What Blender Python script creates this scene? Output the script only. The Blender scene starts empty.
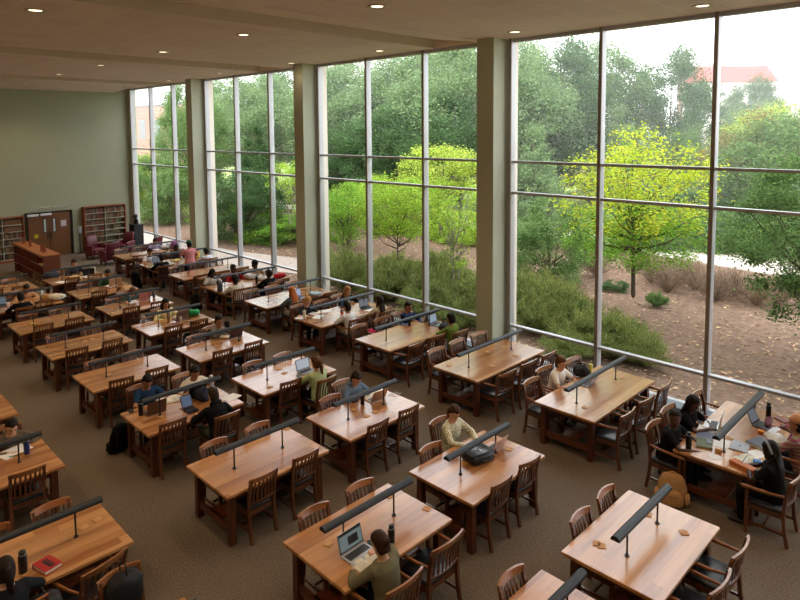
import bpy, math, random
from mathutils import Vector, Matrix, Euler
R = random.Random(7)
scene = bpy.context.scene
COL = scene.collection
PI = math.pi
def rad(d): return d * PI / 180.0

# ------------------------------------------------------------------ camera
CAM_Z, YAW, PITCH, ROLL, FPX, PPY = 5.5221, 0.786925, 0.078896, -0.007088, 626.98, 181.05
def camera():
    y, pt, r = YAW, PITCH, ROLL
    fw = Vector((-math.cos(y)*math.cos(pt), math.sin(y)*math.cos(pt), -math.sin(pt)))
    rt = Vector((math.sin(y), math.cos(y), 0)); up = rt.cross(fw)
    rt2 = rt*math.cos(r) + up*math.sin(r); up2 = rt2.cross(fw)
    cd = bpy.data.cameras.new('camera'); c = bpy.data.objects.new('camera', cd); COL.objects.link(c)
    m = Matrix((rt2, up2, -fw)).transposed().to_4x4(); m.translation = (0, 0, CAM_Z)
    c.matrix_world = m
    cd.sensor_width = 36; cd.lens = FPX/800*36; cd.shift_y = -(300-PPY)/800
    cd.clip_end = 600
    scene.camera = c
camera()
vs = scene.view_settings
vs.view_transform = 'Standard'; vs.look = 'None'; vs.exposure = 0.42; vs.gamma = 1.0
scene.cycles.max_bounces = 10; scene.cycles.diffuse_bounces = 8; scene.cycles.transparent_max_bounces = 12
scene.cycles.use_denoising = True; scene.cycles.volume_bounces = 1; scene.cycles.volume_step_rate = 5
scene.cycles.sample_clamp_indirect = 6

# ------------------------------------------------------------------ materials
def srgb(r, g, b):
    f = lambda c: (c/255/12.92 if c/255 <= .04045 else ((c/255+.055)/1.055)**2.4)
    return (f(r), f(g), f(b))
MATS = {}
def mat(name, col, rough=.6, metal=0, spec=.5, var=0, noise=None, emit=None, bump=0):
    """plain principled material; var = brightness change per object, noise = (scale, amount)"""
    if name in MATS: return MATS[name]
    m = bpy.data.materials.new(name); m.use_nodes = True; nt = m.node_tree; N = nt.nodes; L = nt.links
    b = N['Principled BSDF']; b.inputs['Base Color'].default_value = (*col, 1); b.inputs['Roughness'].default_value = rough
    b.inputs['Metallic'].default_value = metal; b.inputs['Specular IOR Level'].default_value = spec
    src = None
    if var or noise:
        hsv = N.new('ShaderNodeHueSaturation'); hsv.inputs['Color'].default_value = (*col, 1)
        if var and noise:
            oi = N.new('ShaderNodeObjectInfo'); tc = N.new('ShaderNodeTexCoord'); nz = N.new('ShaderNodeTexNoise')
            nz.inputs['Scale'].default_value = noise[0]; L.new(tc.outputs['Object'], nz.inputs['Vector'])
            a = N.new('ShaderNodeMath'); a.operation = 'MULTIPLY_ADD'; L.new(oi.outputs['Random'], a.inputs[0]); a.inputs[1].default_value = 2*var; a.inputs[2].default_value = 1-var
            c = N.new('ShaderNodeMath'); c.operation = 'MULTIPLY_ADD'; L.new(nz.outputs['Fac'], c.inputs[0]); c.inputs[1].default_value = 2*noise[1]; c.inputs[2].default_value = 1-noise[1]
            d = N.new('ShaderNodeMath'); d.operation = 'MULTIPLY'; L.new(a.outputs[0], d.inputs[0]); L.new(c.outputs[0], d.inputs[1]); L.new(d.outputs[0], hsv.inputs['Value'])
        elif var:
            oi = N.new('ShaderNodeObjectInfo')
            a = N.new('ShaderNodeMath'); a.operation = 'MULTIPLY_ADD'; L.new(oi.outputs['Random'], a.inputs[0]); a.inputs[1].default_value = 2*var; a.inputs[2].default_value = 1-var
            L.new(a.outputs[0], hsv.inputs['Value'])
        else:
            tc = N.new('ShaderNodeTexCoord'); nz = N.new('ShaderNodeTexNoise'); nz.inputs['Detail'].default_value = 4
            nz.inputs['Scale'].default_value = noise[0]; L.new(tc.outputs['Object'], nz.inputs['Vector'])
            c = N.new('ShaderNodeMath'); c.operation = 'MULTIPLY_ADD'; L.new(nz.outputs['Fac'], c.inputs[0]); c.inputs[1].default_value = 2*noise[1]; c.inputs[2].default_value = 1-noise[1]
            L.new(c.outputs[0], hsv.inputs['Value'])
            if bump:
                bp = N.new('ShaderNodeBump'); bp.inputs['Strength'].default_value = bump; L.new(nz.outputs['Fac'], bp.inputs['Height']); L.new(bp.outputs[0], b.inputs['Normal'])
        L.new(hsv.outputs[0], b.inputs['Base Color'])
    if emit:
        b.inputs['Emission Color'].default_value = (*emit[0], 1); b.inputs['Emission Strength'].default_value = emit[1]
    MATS[name] = m; return m

def wood(name, light, dark, planks=0, rough=.3, scale=1.0, axis='Y', coat=0):
    """wood with grain along AXIS of the object; planks = board width"""
    if name in MATS: return MATS[name]
    m = bpy.data.materials.new(name); m.use_nodes = True; nt = m.node_tree; N = nt.nodes; L = nt.links
    b = N['Principled BSDF']; tc = N.new('ShaderNodeTexCoord'); oi = N.new('ShaderNodeObjectInfo')
    mp = N.new('ShaderNodeMapping'); L.new(tc.outputs['Object'], mp.inputs['Vector'])
    sc = {'Y': (14, 1.2, 14), 'Z': (16, 16, 1.3), 'X': (1.2, 14, 14)}[axis]
    mp.inputs['Scale'].default_value = [s*scale for s in sc]
    cmb = N.new('ShaderNodeCombineXYZ'); mu = N.new('ShaderNodeMath'); mu.operation = 'MULTIPLY'; mu.inputs[1].default_value = 53
    L.new(oi.outputs['Random'], mu.inputs[0]); L.new(mu.outputs[0], cmb.inputs[0]); L.new(mu.outputs[0], cmb.inputs[1]); L.new(cmb.outputs[0], mp.inputs['Location'])
    nz = N.new('ShaderNodeTexNoise'); nz.inputs['Scale'].default_value = 1; nz.inputs['Detail'].default_value = 5; nz.inputs['Distortion'].default_value = .4
    L.new(mp.outputs[0], nz.inputs['Vector'])
    fac = nz.outputs['Fac']
    if planks:
        sx = N.new('ShaderNodeSeparateXYZ'); L.new(tc.outputs['Object'], sx.inputs[0])
        d = N.new('ShaderNodeMath'); d.operation = 'DIVIDE'; d.inputs[1].default_value = planks; L.new(sx.outputs['X'], d.inputs[0])
        fl = N.new('ShaderNodeMath'); fl.operation = 'FLOOR'; L.new(d.outputs[0], fl.inputs[0])
        # board ends are staggered along the length
        wn0 = N.new('ShaderNodeTexWhiteNoise'); wn0.noise_dimensions = '2D'; c0 = N.new('ShaderNodeCombineXYZ'); L.new(fl.outputs[0], c0.inputs[0]); L.new(oi.outputs['Random'], c0.inputs[1]); L.new(c0.outputs[0], wn0.inputs['Vector'])
        yy = N.new('ShaderNodeMath'); yy.operation = 'MULTIPLY_ADD'; yy.inputs[1].default_value = .45; L.new(sx.outputs['Y'], yy.inputs[0]); L.new(wn0.outputs['Value'], yy.inputs[2])
        fy = N.new('ShaderNodeMath'); fy.operation = 'FLOOR'; L.new(yy.outputs[0], fy.inputs[0])
        c1 = N.new('ShaderNodeCombineXYZ'); L.new(fl.outputs[0], c1.inputs[0]); L.new(fy.outputs[0], c1.inputs[1]); L.new(mu.outputs[0], c1.inputs[2])
        wn = N.new('ShaderNodeTexWhiteNoise'); wn.noise_dimensions = '3D'; L.new(c1.outputs[0], wn.inputs['Vector'])
        mx = N.new('ShaderNodeMath'); mx.operation = 'MULTIPLY_ADD'; mx.inputs[1].default_value = .42; L.new(wn.outputs['Value'], mx.inputs[0])
        m2 = N.new('ShaderNodeMath'); m2.operation = 'MULTIPLY_ADD'; m2.inputs[1].default_value = .7; m2.inputs[2].default_value = -.06; L.new(nz.outputs['Fac'], m2.inputs[0]); L.new(m2.outputs[0], mx.inputs[2])
        fac = mx.outputs[0]
    r = N.new('ShaderNodeValToRGB'); r.color_ramp.elements[0].position = .25; r.color_ramp.elements[1].position = .75
    r.color_ramp.elements[0].color = (*dark, 1); r.color_ramp.elements[1].color = (*light, 1); L.new(fac, r.inputs[0])
    L.new(r.outputs[0], b.inputs['Base Color']); b.inputs['Roughness'].default_value = rough
    if coat: b.inputs['Coat Weight'].default_value = coat; b.inputs['Coat Roughness'].default_value = .24
    MATS[name] = m; return m

# ------------------------------------------------------------------ mesh builder
class MB:
    def __init__(s): s.v = []; s.f = []
    def add(s, vs_, fs):
        o = len(s.v); s.v += [tuple(p) for p in vs_]; s.f += [tuple(i+o for i in f) for f in fs]; return s
    def box(s, c, d, rz=0, rx=0, ry=0, taper=1):
        x, y, z = (k/2 for k in d); M = Euler((rx, ry, rz)).to_matrix(); c = Vector(c)
        P = [(-x,-y,-z),(x,-y,-z),(x,y,-z),(-x,y,-z),(-x*taper,-y*taper,z),(x*taper,-y*taper,z),(x*taper,y*taper,z),(-x*taper,y*taper,z)]
        return s.add([M @ Vector(p) + c for p in P], [(0,3,2,1),(4,5,6,7),(0,1,5,4),(1,2,6,5),(2,3,7,6),(3,0,4,7)])
    def rbox(s, c, d, r=.01, rz=0, seg=3, M=None):
        """box with rounded vertical edges and a bevelled top and bottom"""
        x, y, z = (k/2 for k in d); r = min(r, x*.98, y*.98); pr = []
        for cx, cy, a0 in ((x-r, y-r, 0), (-x+r, y-r, 90), (-x+r, -y+r, 180), (x-r, -y+r, 270)):
            for k in range(seg+1):
                a = rad(a0 + 90*k/seg); pr.append((cx + r*math.cos(a), cy + r*math.sin(a)))
        b = min(r*.5, z*.5); n = len(pr); M = M or Matrix.Rotation(rz, 3, 'Z'); c = Vector(c); V = []
        fx, fy = (x-b)/x, (y-b)/y
        for zz, q in ((-z, 1), (-z+b, 0), (z-b, 0), (z, 1)):
            for px, py in pr: V.append(M @ Vector((px*(fx if q else 1), py*(fy if q else 1), zz)) + c)
        F = [tuple(reversed(range(n))), tuple(range(3*n, 4*n))]
        for j in range(3):
            for i in range(n): F.append((j*n+i, j*n+(i+1) % n, (j+1)*n+(i+1) % n, (j+1)*n+i))
        return s.add(V, F)
    def loft(s, rings, n=12, cap=True):
        """rings: (centre, axis1 vector, axis2 vector) ellipses"""
        V = []
        for c, a, b in rings:
            c, a, b = Vector(c), Vector(a), Vector(b)
            for i in range(n):
                t = 2*PI*i/n; V.append(c + a*math.cos(t) + b*math.sin(t))
        F = []
        for j in range(len(rings)-1):
            for i in range(n): F.append((j*n+i, j*n+(i+1) % n, (j+1)*n+(i+1) % n, (j+1)*n+i))
        if cap: F += [tuple(reversed(range(n))), tuple(range((len(rings)-1)*n, len(rings)*n))]
        return s.add(V, F)
    def tube(s, pts, rr, n=10, ends=True, flat=1.0, side=None):
        pts = [Vector(p) for p in pts]
        if not isinstance(rr, (list, tuple)): rr = [rr]*len(pts)
        R_ = []; T = []
        for i in range(len(pts)):
            d = pts[min(i+1, len(pts)-1)] - pts[max(i-1, 0)]; T.append(d.normalized())
        u = Vector(side) if side else (Vector((0,0,1)) if abs(T[0].z) < .9 else Vector((1,0,0)))
        a = (u - T[0]*u.dot(T[0])).normalized()
        for i, p in enumerate(pts):
            a = (a - T[i]*a.dot(T[i])).normalized(); b = T[i].cross(a)
            R_.append((p, a*rr[i], b*rr[i]*flat))
        if ends:
            def cp(p, t, a, b, sg):
                return [(p + t*sg*(a.length*math.sin(k)), a*math.cos(k), b*math.cos(k)) for k in (rad(35), rad(65), rad(84))]
            R_ = list(reversed(cp(*(R_[0][0], T[0], R_[0][1], R_[0][2]), -1))) + R_ + cp(*(R_[-1][0], T[-1], R_[-1][1], R_[-1][2]), 1)
        return s.loft(R_, n)
    def cyl(s, c, r, h, n=16, r2=None):
        r2 = r if r2 is None else r2; c = Vector(c)
        return s.loft([(c, (r,0,0), (0,r,0)), (c+Vector((0,0,h)), (r2,0,0), (0,r2,0))], n)
    def lathe(s, c, prof, n=16):
        c = Vector(c); return s.loft([(c+Vector((0,0,z)), (r,0,0), (0,r,0)) for r, z in prof], n)
    def ball(s, c, rx, ry=None, rz=None, n=12, m=8, M=None):
        ry = ry or rx; rz = rz or rx; c = Vector(c); M = M or Matrix.Identity(3)
        rings = []
        for k in range(m+1):
            t = -PI/2 + PI*(k*.98+.01*m)/m; rings.append((c + M @ Vector((0,0,rz*math.sin(t))), M @ Vector((rx*math.cos(t),0,0)), M @ Vector((0,ry*math.cos(t),0))))
        return s.loft(rings, n)
    def xf(s, M):
        s.v = [tuple(M @ Vector(p)) for p in s.v]; return s
    def build(s, name, m, parent=None, smooth=False, loc=None, bevel=0):
        me = bpy.data.meshes.new(name); me.from_pydata(s.v, [], s.f); me.update()
        if smooth:
            me.polygons.foreach_set('use_smooth', [True]*len(me.polygons))
        me.materials.append(m); o = bpy.data.objects.new(name, me); COL.objects.link(o)
        if parent is not None: o.parent = parent
        if loc is not None: o.location = loc
        if bevel:
            bv = o.modifiers.new('bevel', 'BEVEL'); bv.width = bevel; bv.segments = 2; bv.limit_method = 'ANGLE'
        return o
def tag(o, label=None, cat=None, group=None, kind=None):
    if label: o['label'] = label
    if cat: o['category'] = cat
    if group: o['group'] = group
    if kind: o['kind'] = kind
    return o
def empty(name, loc=(0,0,0), rz=0):
    o = bpy.data.objects.new(name, None); COL.objects.link(o); o.location = loc; o.rotation_euler = (0,0,rz); o.empty_display_size = .1; return o
def thing(name, label, cat, loc=(0,0,0), rz=0, group=None):
    return tag(empty(name, loc, rz), label, cat, group)
def struct(o): return tag(o, kind='structure')
KIDS = {}
def copy_tree(o, loc, rz, label, group=None):
    r = o.copy(); COL.objects.link(r); r.location = loc; r.rotation_euler = (0,0,rz); r['label'] = label
    if group: r['group'] = group
    def rec(a, b):
        for ch in kids(a):
            c = ch.copy(); COL.objects.link(c); c.parent = b; rec(ch, c)
    rec(o, r); return r
def kids(o):
    if o.name not in KIDS: KIDS[o.name] = [c for c in scene.objects if c.parent is o]
    return KIDS[o.name]
class Proto:
    """first use moves the thing itself, later uses copy it"""
    def __init__(s, root): s.r = root; s.used = False
    def place(s, loc, rz, label, group=None):
        if not s.used:
            s.used = True; s.r.location = loc; s.r.rotation_euler = (0,0,rz); s.r['label'] = label
            if group: s.r['group'] = group
            return s.r
        return copy_tree(s.r, loc, rz, label, group)

# ------------------------------------------------------------------ room
XB, XF, YW, YR, ZC = -31.1, 5.5, 12.52, -6.0, 7.67
m_wall = mat('sage_wall_paint', srgb(166,169,144), .85, noise=(3,.04))
m_ceil = None
def ceiling_mat():
    m = bpy.data.materials.new('acoustic_ceiling_tile'); m.use_nodes = True; N = m.node_tree.nodes; L = m.node_tree.links
    b = N['Principled BSDF']; b.inputs['Roughness'].default_value = .95; tc = N.new('ShaderNodeTexCoord')
    bt = N.new('ShaderNodeTexBrick'); L.new(tc.outputs['Object'], bt.inputs['Vector']); bt.inputs['Scale'].default_value = 1
    bt.inputs['Brick Width'].default_value = .76; bt.inputs['Row Height'].default_value = .76; bt.offset = 0; bt.inputs['Mortar Size'].default_value = .016
    bt.inputs['Color1'].default_value = (*srgb(244,222,210),1); bt.inputs['Color2'].default_value = (*srgb(236,214,202),1); bt.inputs['Mortar'].default_value = (*srgb(250,234,220),1)
    nz = N.new('ShaderNodeTexNoise'); nz.inputs['Scale'].default_value = 60; L.new(tc.outputs['Object'], nz.inputs['Vector'])
    mx = N.new('ShaderNodeMixRGB'); mx.blend_type = 'MULTIPLY'; mx.inputs[0].default_value = .12; L.new(bt.outputs[0], mx.inputs[1]); L.new(nz.outputs['Fac'], mx.inputs[2])
    L.new(mx.outputs[0], b.inputs['Base Color']); return m
m_ceil = ceiling_mat()
m_soffit = mat('ceiling_gypsum', srgb(240,220,204), .9)
def carpet():
    m = bpy.data.materials.new('carpet'); m.use_nodes = True; N = m.node_tree.nodes; L = m.node_tree.links
    b = N['Principled BSDF']; b.inputs['Roughness'].default_value = 1; b.inputs['Specular IOR Level'].default_value = .1; tc = N.new('ShaderNodeTexCoord')
    ck = N.new('ShaderNodeTexNoise'); ck.inputs['Scale'].default_value = .5; L.new(tc.outputs['Object'], ck.inputs['Vector'])
    n2 = N.new('ShaderNodeTexNoise'); n2.inputs['Scale'].default_value = 45; n2.inputs['Detail'].default_value = 3; L.new(tc.outputs['Object'], n2.inputs['Vector'])
    r = N.new('ShaderNodeValToRGB'); r.color_ramp.elements[0].color = (*srgb(84,73,62),1); r.color_ramp.elements[1].color = (*srgb(132,117,102),1)
    r.color_ramp.elements[0].position = .3; r.color_ramp.elements[1].position = .7
    mx = N.new('ShaderNodeMath'); mx.operation = 'MULTIPLY_ADD'; mx.inputs[1].default_value = .25; L.new(ck.outputs['Fac'], mx.inputs[0])
    m2 = N.new('ShaderNodeMath'); m2.operation = 'MULTIPLY'; m2.inputs[1].default_value = .75; L.new(n2.outputs['Fac'], m2.inputs[0]); L.new(m2.outputs[0], mx.inputs[2])
    L.new(mx.outputs[0], r.inputs[0]); L.new(r.outputs[0], b.inputs['Base Color']); return m
cx, cy, lx, ly = (XB+XF)/2, (YW+YR)/2, XF-XB, YW-YR
struct(MB().box((cx, cy, -.15), (lx+.4, ly+.4, .3)).build('floor', carpet()))
struct(MB().box((XB-.15, cy, 4), (.3, ly+.6, 8.4)).build('wall_back', m_wall))
struct(MB().box((XF+.15, cy, 4), (.3, ly+.6, 8.4)).build('wall_front', m_wall))
struct(MB().box((cx, YR-.15, 4), (lx+.6, .3, 8.4)).build('wall_left', m_wall))
# stepped ceiling: every bay has a flat tiled field, a plain strip that rises, and a vertical drop
def ceil_build():
    steps = [5.6, -2.75, -11.05, -19.35, -27.7]
    t = MB(); g = MB(); fa = MB(); yb, yw_ = YR, 12.36
    prof = []
    for i in range(4):
        a, b = steps[i], steps[i+1]
        t.box(((a+b+1.6)/2, cy, ZC+.6), (a-b-1.6, ly, 1.2))
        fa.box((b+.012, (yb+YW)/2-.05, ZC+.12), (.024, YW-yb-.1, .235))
        # rising strip and drop
        g.add([(b+1.6,yb,ZC),(b+1.6,YW,ZC),(b,YW,ZC+.23),(b,yb,ZC+.23),(b+1.6,yb,ZC+1.2),(b+1.6,YW,ZC+1.2),(b,YW,ZC+1.2),(b,yb,ZC+1.2)],
              [(0,1,2,3),(4,7,6,5),(0,4,5,1),(1,5,6,2),(2,6,7,3),(3,7,4,0)])
    t.box(((steps[4]+XB)/2, cy, ZC+.6), (steps[4]-XB, ly, 1.2))
    t.add([(-27.9,yb,ZC+.001),(-27.9,11.8,ZC+.001),(XB,11.8,ZC-.2),(XB,yb,ZC-.2),(XB,11.8,ZC+.001),(XB,yb,ZC+.001)], [(0,1,2,3),(1,4,2),(0,3,5),(3,2,4,5)])
    c = struct(t.build('ceiling', m_ceil)); g.build('ceiling_soffit', m_soffit, c); fa.build('ceiling_fascia', mat('shaded_fascia', srgb(206,190,172), .9), c)  # fascia is the same gypsum, its shade painted in as a darker tone
    # header strip over the glass
    MB().box((cx, YW+.1, ZC+.66), (lx, .5, 1.3)).build('window_header', m_soffit, c)
ceil_build()
# window wall
m_alu = mat('anodised_aluminium', (.56,.56,.60), .4, metal=.35)
m_bronze = mat('bronze_mullion_face', srgb(160,150,142), .5, metal=.3)
m_colu = mat('pillar_paint', srgb(196,200,178), .85, noise=(9,.05))
m_jamb = mat('exterior_jamb', srgb(225,214,200), .8)
def glass():
    m = bpy.data.materials.new('window_glass'); m.use_nodes = True; N = m.node_tree.nodes; L = m.node_tree.links
    N.remove(N['Principled BSDF']); o = N['Material Output']; t = N.new('ShaderNodeBsdfTransparent'); t.inputs[0].default_value = (.95,.97,.96,1)
    g = N.new('ShaderNodeBsdfGlossy'); g.inputs['Roughness'].default_value = 0.01
    mx = N.new('ShaderNodeMixShader'); fr = N.new('ShaderNodeFresnel'); fr.inputs[0].default_value = 1.3
    L.new(fr.outputs[0], mx.inputs[0]); L.new(t.outputs[0], mx.inputs[1]); L.new(g.outputs[0], mx.inputs[2]); L.new(mx.outputs[0], o.inputs[0]); return m
m_glass = glass()
BAY = 7.37; MULL = 2.28
lows = [-30.83, -23.46, -16.09, -8.72, -1.35]
bays = []
bays.append((-30.95, -24.0)); 
for i in range(1, 5): bays.append((lows[i], lows[i]+BAY-.55))
for i, (xa, xb) in enumerate(bays):
    xb = min(xb, XF)
    fr = MB(); face = MB(); rails = MB()
    xs = [x for x in (xa, xa+MULL, xa+2*MULL, xa+3*MULL) if x < xb-.2] if i else [lows[0], lows[0]+2.18, lows[0]+4.45]
    xs = [x+.03 for x in xs] + [xb-.03]
    for x in xs:
        fr.box((x, YW, ZC/2), (.07, .17, ZC)); face.box((x, YW-.097, ZC/2), (.075, .025, ZC))
    for z, h in ((.06,.12), (.79,.055), (4.04,.06), (4.78,.06), (ZC-.04,.08)):
        rails.box(((xa+xb)/2, YW, z), (xb-xa, .12, h))
    w = struct(fr.build('window_%d' % (i+1), m_alu))
    face.build('mullion_cap', m_bronze, w)
    rails.build('transom', m_alu, w)
    pn = MB()
    for a, b in zip(xs[:-1], xs[1:]): pn.add([(a,YW+.03,.1),(b,YW+.03,.1),(b,YW+.03,ZC),(a,YW+.03,ZC)], [(0,1,2,3)])
    pn.build('glass_pane', m_glass, w)
    struct(MB().box(((xa+xb)/2, YW-.22, .06), (xb-xa, .3, .12)).build('baseboard_window', mat('heater_cover', srgb(120,135,150), .5)))
for i in range(4):
    xm = lows[i+1]-.08
    p = struct(MB().box((xm-.245, YW-.30, ZC/2), (.49, .6, ZC)).build('trim_%d' % (i+1), m_colu))
    MB().box((xm-.20, YW+.19, ZC/2), (.5, .26, ZC)).build('exterior_pier', m_jamb, p)
struct(MB().box((XB+.02, YW+.08, ZC/2), (.3, .3, ZC)).build('trim_6', m_colu))
# recessed downlights with real lamps
m_can = mat('downlight_trim', srgb(205,190,170), .5)
m_bulb = mat('lit_downlight_lens', (1,.9,.7), .5, emit=((1,.80,.56), 2.2))
dp = empty('downlight'); tag(dp, 'downlight', 'ceiling light')
MB().lathe((0,0,0), [(.10,.0),(.15,-.02),(.17,-.02),(.17,.0)], 20).build('trim_ring', m_can, dp, True)
MB().lathe((0,0,0), [(.001,-.006),(.105,-.006),(.105,.0)], 20).build('lens', m_bulb, dp)
DP = Proto(dp)
lamp = bpy.data.lights.new('downlight_lamp', 'SPOT'); lamp.energy = 125; lamp.color = (1,.74,.46); lamp.spot_size = rad(125); lamp.spot_blend = .8; lamp.shadow_soft_size = .12
lamp_w = lamp.copy(); lamp_w.energy = 9
seen = {(-12.3,3.4):'nearest the upper left corner of the picture', (-8.0,7.5):'just in front of the first ceiling drop, mid-room', (-4.1,11.6):'beside the nearest tall mullion', (-8.1,11.6):'above the nearest pillar',
 (-12.4,7.5):'just past the first ceiling drop, mid-room', (-12.4,11.6):'past the first ceiling drop, by the windows', (-16.3,7.5):'centre of the second ceiling panel', (-16.3,11.6):'second ceiling panel, by the windows',
 (-20.7,7.5):'just past the second ceiling drop, mid-room', (-20.7,11.6):'past the second ceiling drop, by the windows', (-24.8,7.5):'third ceiling panel, mid-room',(-24.8,11.6):'third ceiling panel, by the windows',(-28.6,7.4):'last ceiling panel, mid-room',(-29.0,11.4):'last ceiling panel, by the window corner'}
for x in (-29.0,-24.8,-20.7,-16.3,-12.3,-8.0,-4.1,.2,4.2):
    for y in (-4.8,-.7,3.4,7.5,11.6):
        if y < 5 and (x, y) == (-29.0, 99): continue
        lab = None
        for (a, b), t in seen.items():
            if abs(a-x) < .5 and abs(b-y) < .5: lab = 'round downlight in the tiled ceiling, ' + t
        z = ZC
        if x < -28: z = ZC - .2*(abs(x)-27.9)/3.2 + .002 if y < 11.7 else ZC
        if lab: DP.place((x, y, z-.001), 0, lab, 'recessed ceiling downlights')
        o = bpy.data.objects.new('downlight_lamp', lamp_w if y > 11 else lamp); COL.objects.link(o); o.location = (x, y, z-.05)

# ---- back wall: double door, bookcases, sign
m_door = mat('door_veneer', srgb(112,70,36), .45, noise=(20,.1)); m_black = mat('black_metal', (.012,.012,.013), .45)
d = struct(MB().box((XB+.045, 8.70, 1.0), (.05, 1.86, 2.0)).build('door_1', mat('door_recess', srgb(35,22,14), .7)))
for y in (8.255, 9.115):
    l = MB().box((XB+.085, y, .99), (.05, .845, 1.96)).build('door_leaf', m_door, d)
    s = 1 if y < 8.7 else -1
    yy = y + s*.24
    MB().box((XB+.115, yy, 1.42), (.012, .15, .66)).build('vision_frame', m_black, l)
    MB().box((XB+.124, yy, 1.42), (.01, .085, .58)).build('vision_pane', mat('frosted_lite', srgb(190,200,205), .3), l)
    MB().box((XB+.12, y+s*.36, .98), (.02, .07, .3)).build('push_plate', mat('brushed_bronze', srgb(90,70,55), .4, metal=.6), l)
MB().box((XB+.075, 7.76, 1.0), (.10, .045, 2.03)).box((XB+.075, 9.64, 1.0), (.10, .045, 2.03)).box((XB+.075, 8.7, 2.02), (.10, 1.92, .045)).build('door_frame', mat('dark_door_frame', srgb(40,28,18), .5), d)
for y, la in ((8.02, 'white door closer box above the left door leaf'), (8.55, 'white door closer box over the meeting of the door leaves')):
    tag(MB().rbox((XB+.17, y, 1.93), (.09, .46, .10), .02).build('door_closer', mat('closer_white', srgb(215,215,222), .5)), la, 'door closer', 'door closers above the double door')
tag(MB().box((XB+.115, 9.27, 1.46), (.006, .22, .28)).build('notice_sheet', mat('notice_paper', srgb(205,190,205), .8)), 'white paper notice taped on the right door leaf', 'notice')
tag(MB().box((XB+.115, 8.13, .98), (.006, .16, .16), rx=.2).build('warning_sticker', mat('yellow_sticker', srgb(205,190,20), .6)), 'small yellow sticker on the left door leaf', 'sticker')
def text(body, size, loc, rot, m, name, label, ext=.008):
    c = bpy.data.curves.new(name, 'FONT'); c.body = body; c.size = size; c.extrude = ext; c.align_x = 'CENTER'; c.align_y = 'CENTER'
    o = bpy.data.objects.new(name, c); COL.objects.link(o); c.materials.append(m); o.location = loc; o.rotation_euler = rot
    dg = bpy.context.evaluated_depsgraph_get(); me = bpy.data.meshes.new_from_object(o.evaluated_get(dg)); bpy.data.objects.remove(o)
    k = bpy.data.objects.new(name, me); COL.objects.link(k); k.location = loc; k.rotation_euler = rot
    return tag(k, label, 'sign')
text('READING ROOM', .19, (XB+.02, 8.72, 2.2), (PI/2, 0, PI/2), mat('sign_letters', srgb(226,222,214), .5), 'wall_lettering', 'row of small raised silver letters on the green wall above the double door', .012)
# hand sanitiser stand
st = thing('hand_sanitizer_stand', 'grey hand sanitizer dispenser on a thin post beside the double door', 'dispenser', (-30.75, 9.86, 0))
MB().cyl((0,0,0), .16, .02).build('base', m_black, st); MB().cyl((0,0,.02), .018, 1.0).build('pole', m_black, st)
MB().rbox((0.02,0,1.1), (.10,.14,.30), .02).build('dispenser', mat('grey_plastic', srgb(150,155,165), .4), st)
m_case = wood('bookcase_wood', srgb(150,78,40), srgb(120,55,26), rough=.45, axis='Z')
m_shelfm = mat('cream_shelf_edge', srgb(186,178,158), .6)
bkcols = [srgb(*c) for c in ((104,60,40),(120,84,56),(92,74,52),(128,98,70),(96,40,32),(110,92,70),(84,58,44),(130,108,84),(70,56,44),(116,48,38))]
reds = [srgb(*c) for c in ((104,28,26),(92,26,24),(80,24,22),(116,38,32))]
def bookmat(c, i): return mat('book_cloth_%s%d' % (c, i), (bkcols if c == 'b' else reds)[i], .7)
BOOKS = {}
def book_mesh(kind, ci):
    k = (kind, ci)
    if k not in BOOKS:
        w, h, t = {'v': (.24, .26, .07), 'w': (.26, .27, .085)}[kind]
        mb = MB(); mb.box((0, 0, h/2), (t, w, h)); mb.box((0, -w/2-.003, h/2), (t*.9, .008, h*.98))
        me = bpy.data.meshes.new('bound_book'); me.from_pydata(mb.v, [], mb.f)
        me.materials.append(bookmat('b' if ci < 10 else 'r', ci % 10)); BOOKS[k] = me
    return BOOKS[k]
cname = ['brown','tan','olive brown','light tan','maroon','drab','dark brown','sand','umber','rust red','dark red','deep red','oxblood','bright red']
NB = [0]
def book(loc, rz, kind, ci, label, group, sc=1):
    o = bpy.data.objects.new('bound_book', book_mesh(kind, ci)); COL.objects.link(o); o.location = loc; o.rotation_euler = (0,0,rz); o.scale = (1,1,sc)
    tag(o, label, 'book', group); NB[0] += 1; return o
ORD = ['bottom shelf','second shelf up','third shelf up','fourth shelf up','fifth shelf up','sixth shelf up','top shelf']
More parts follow.
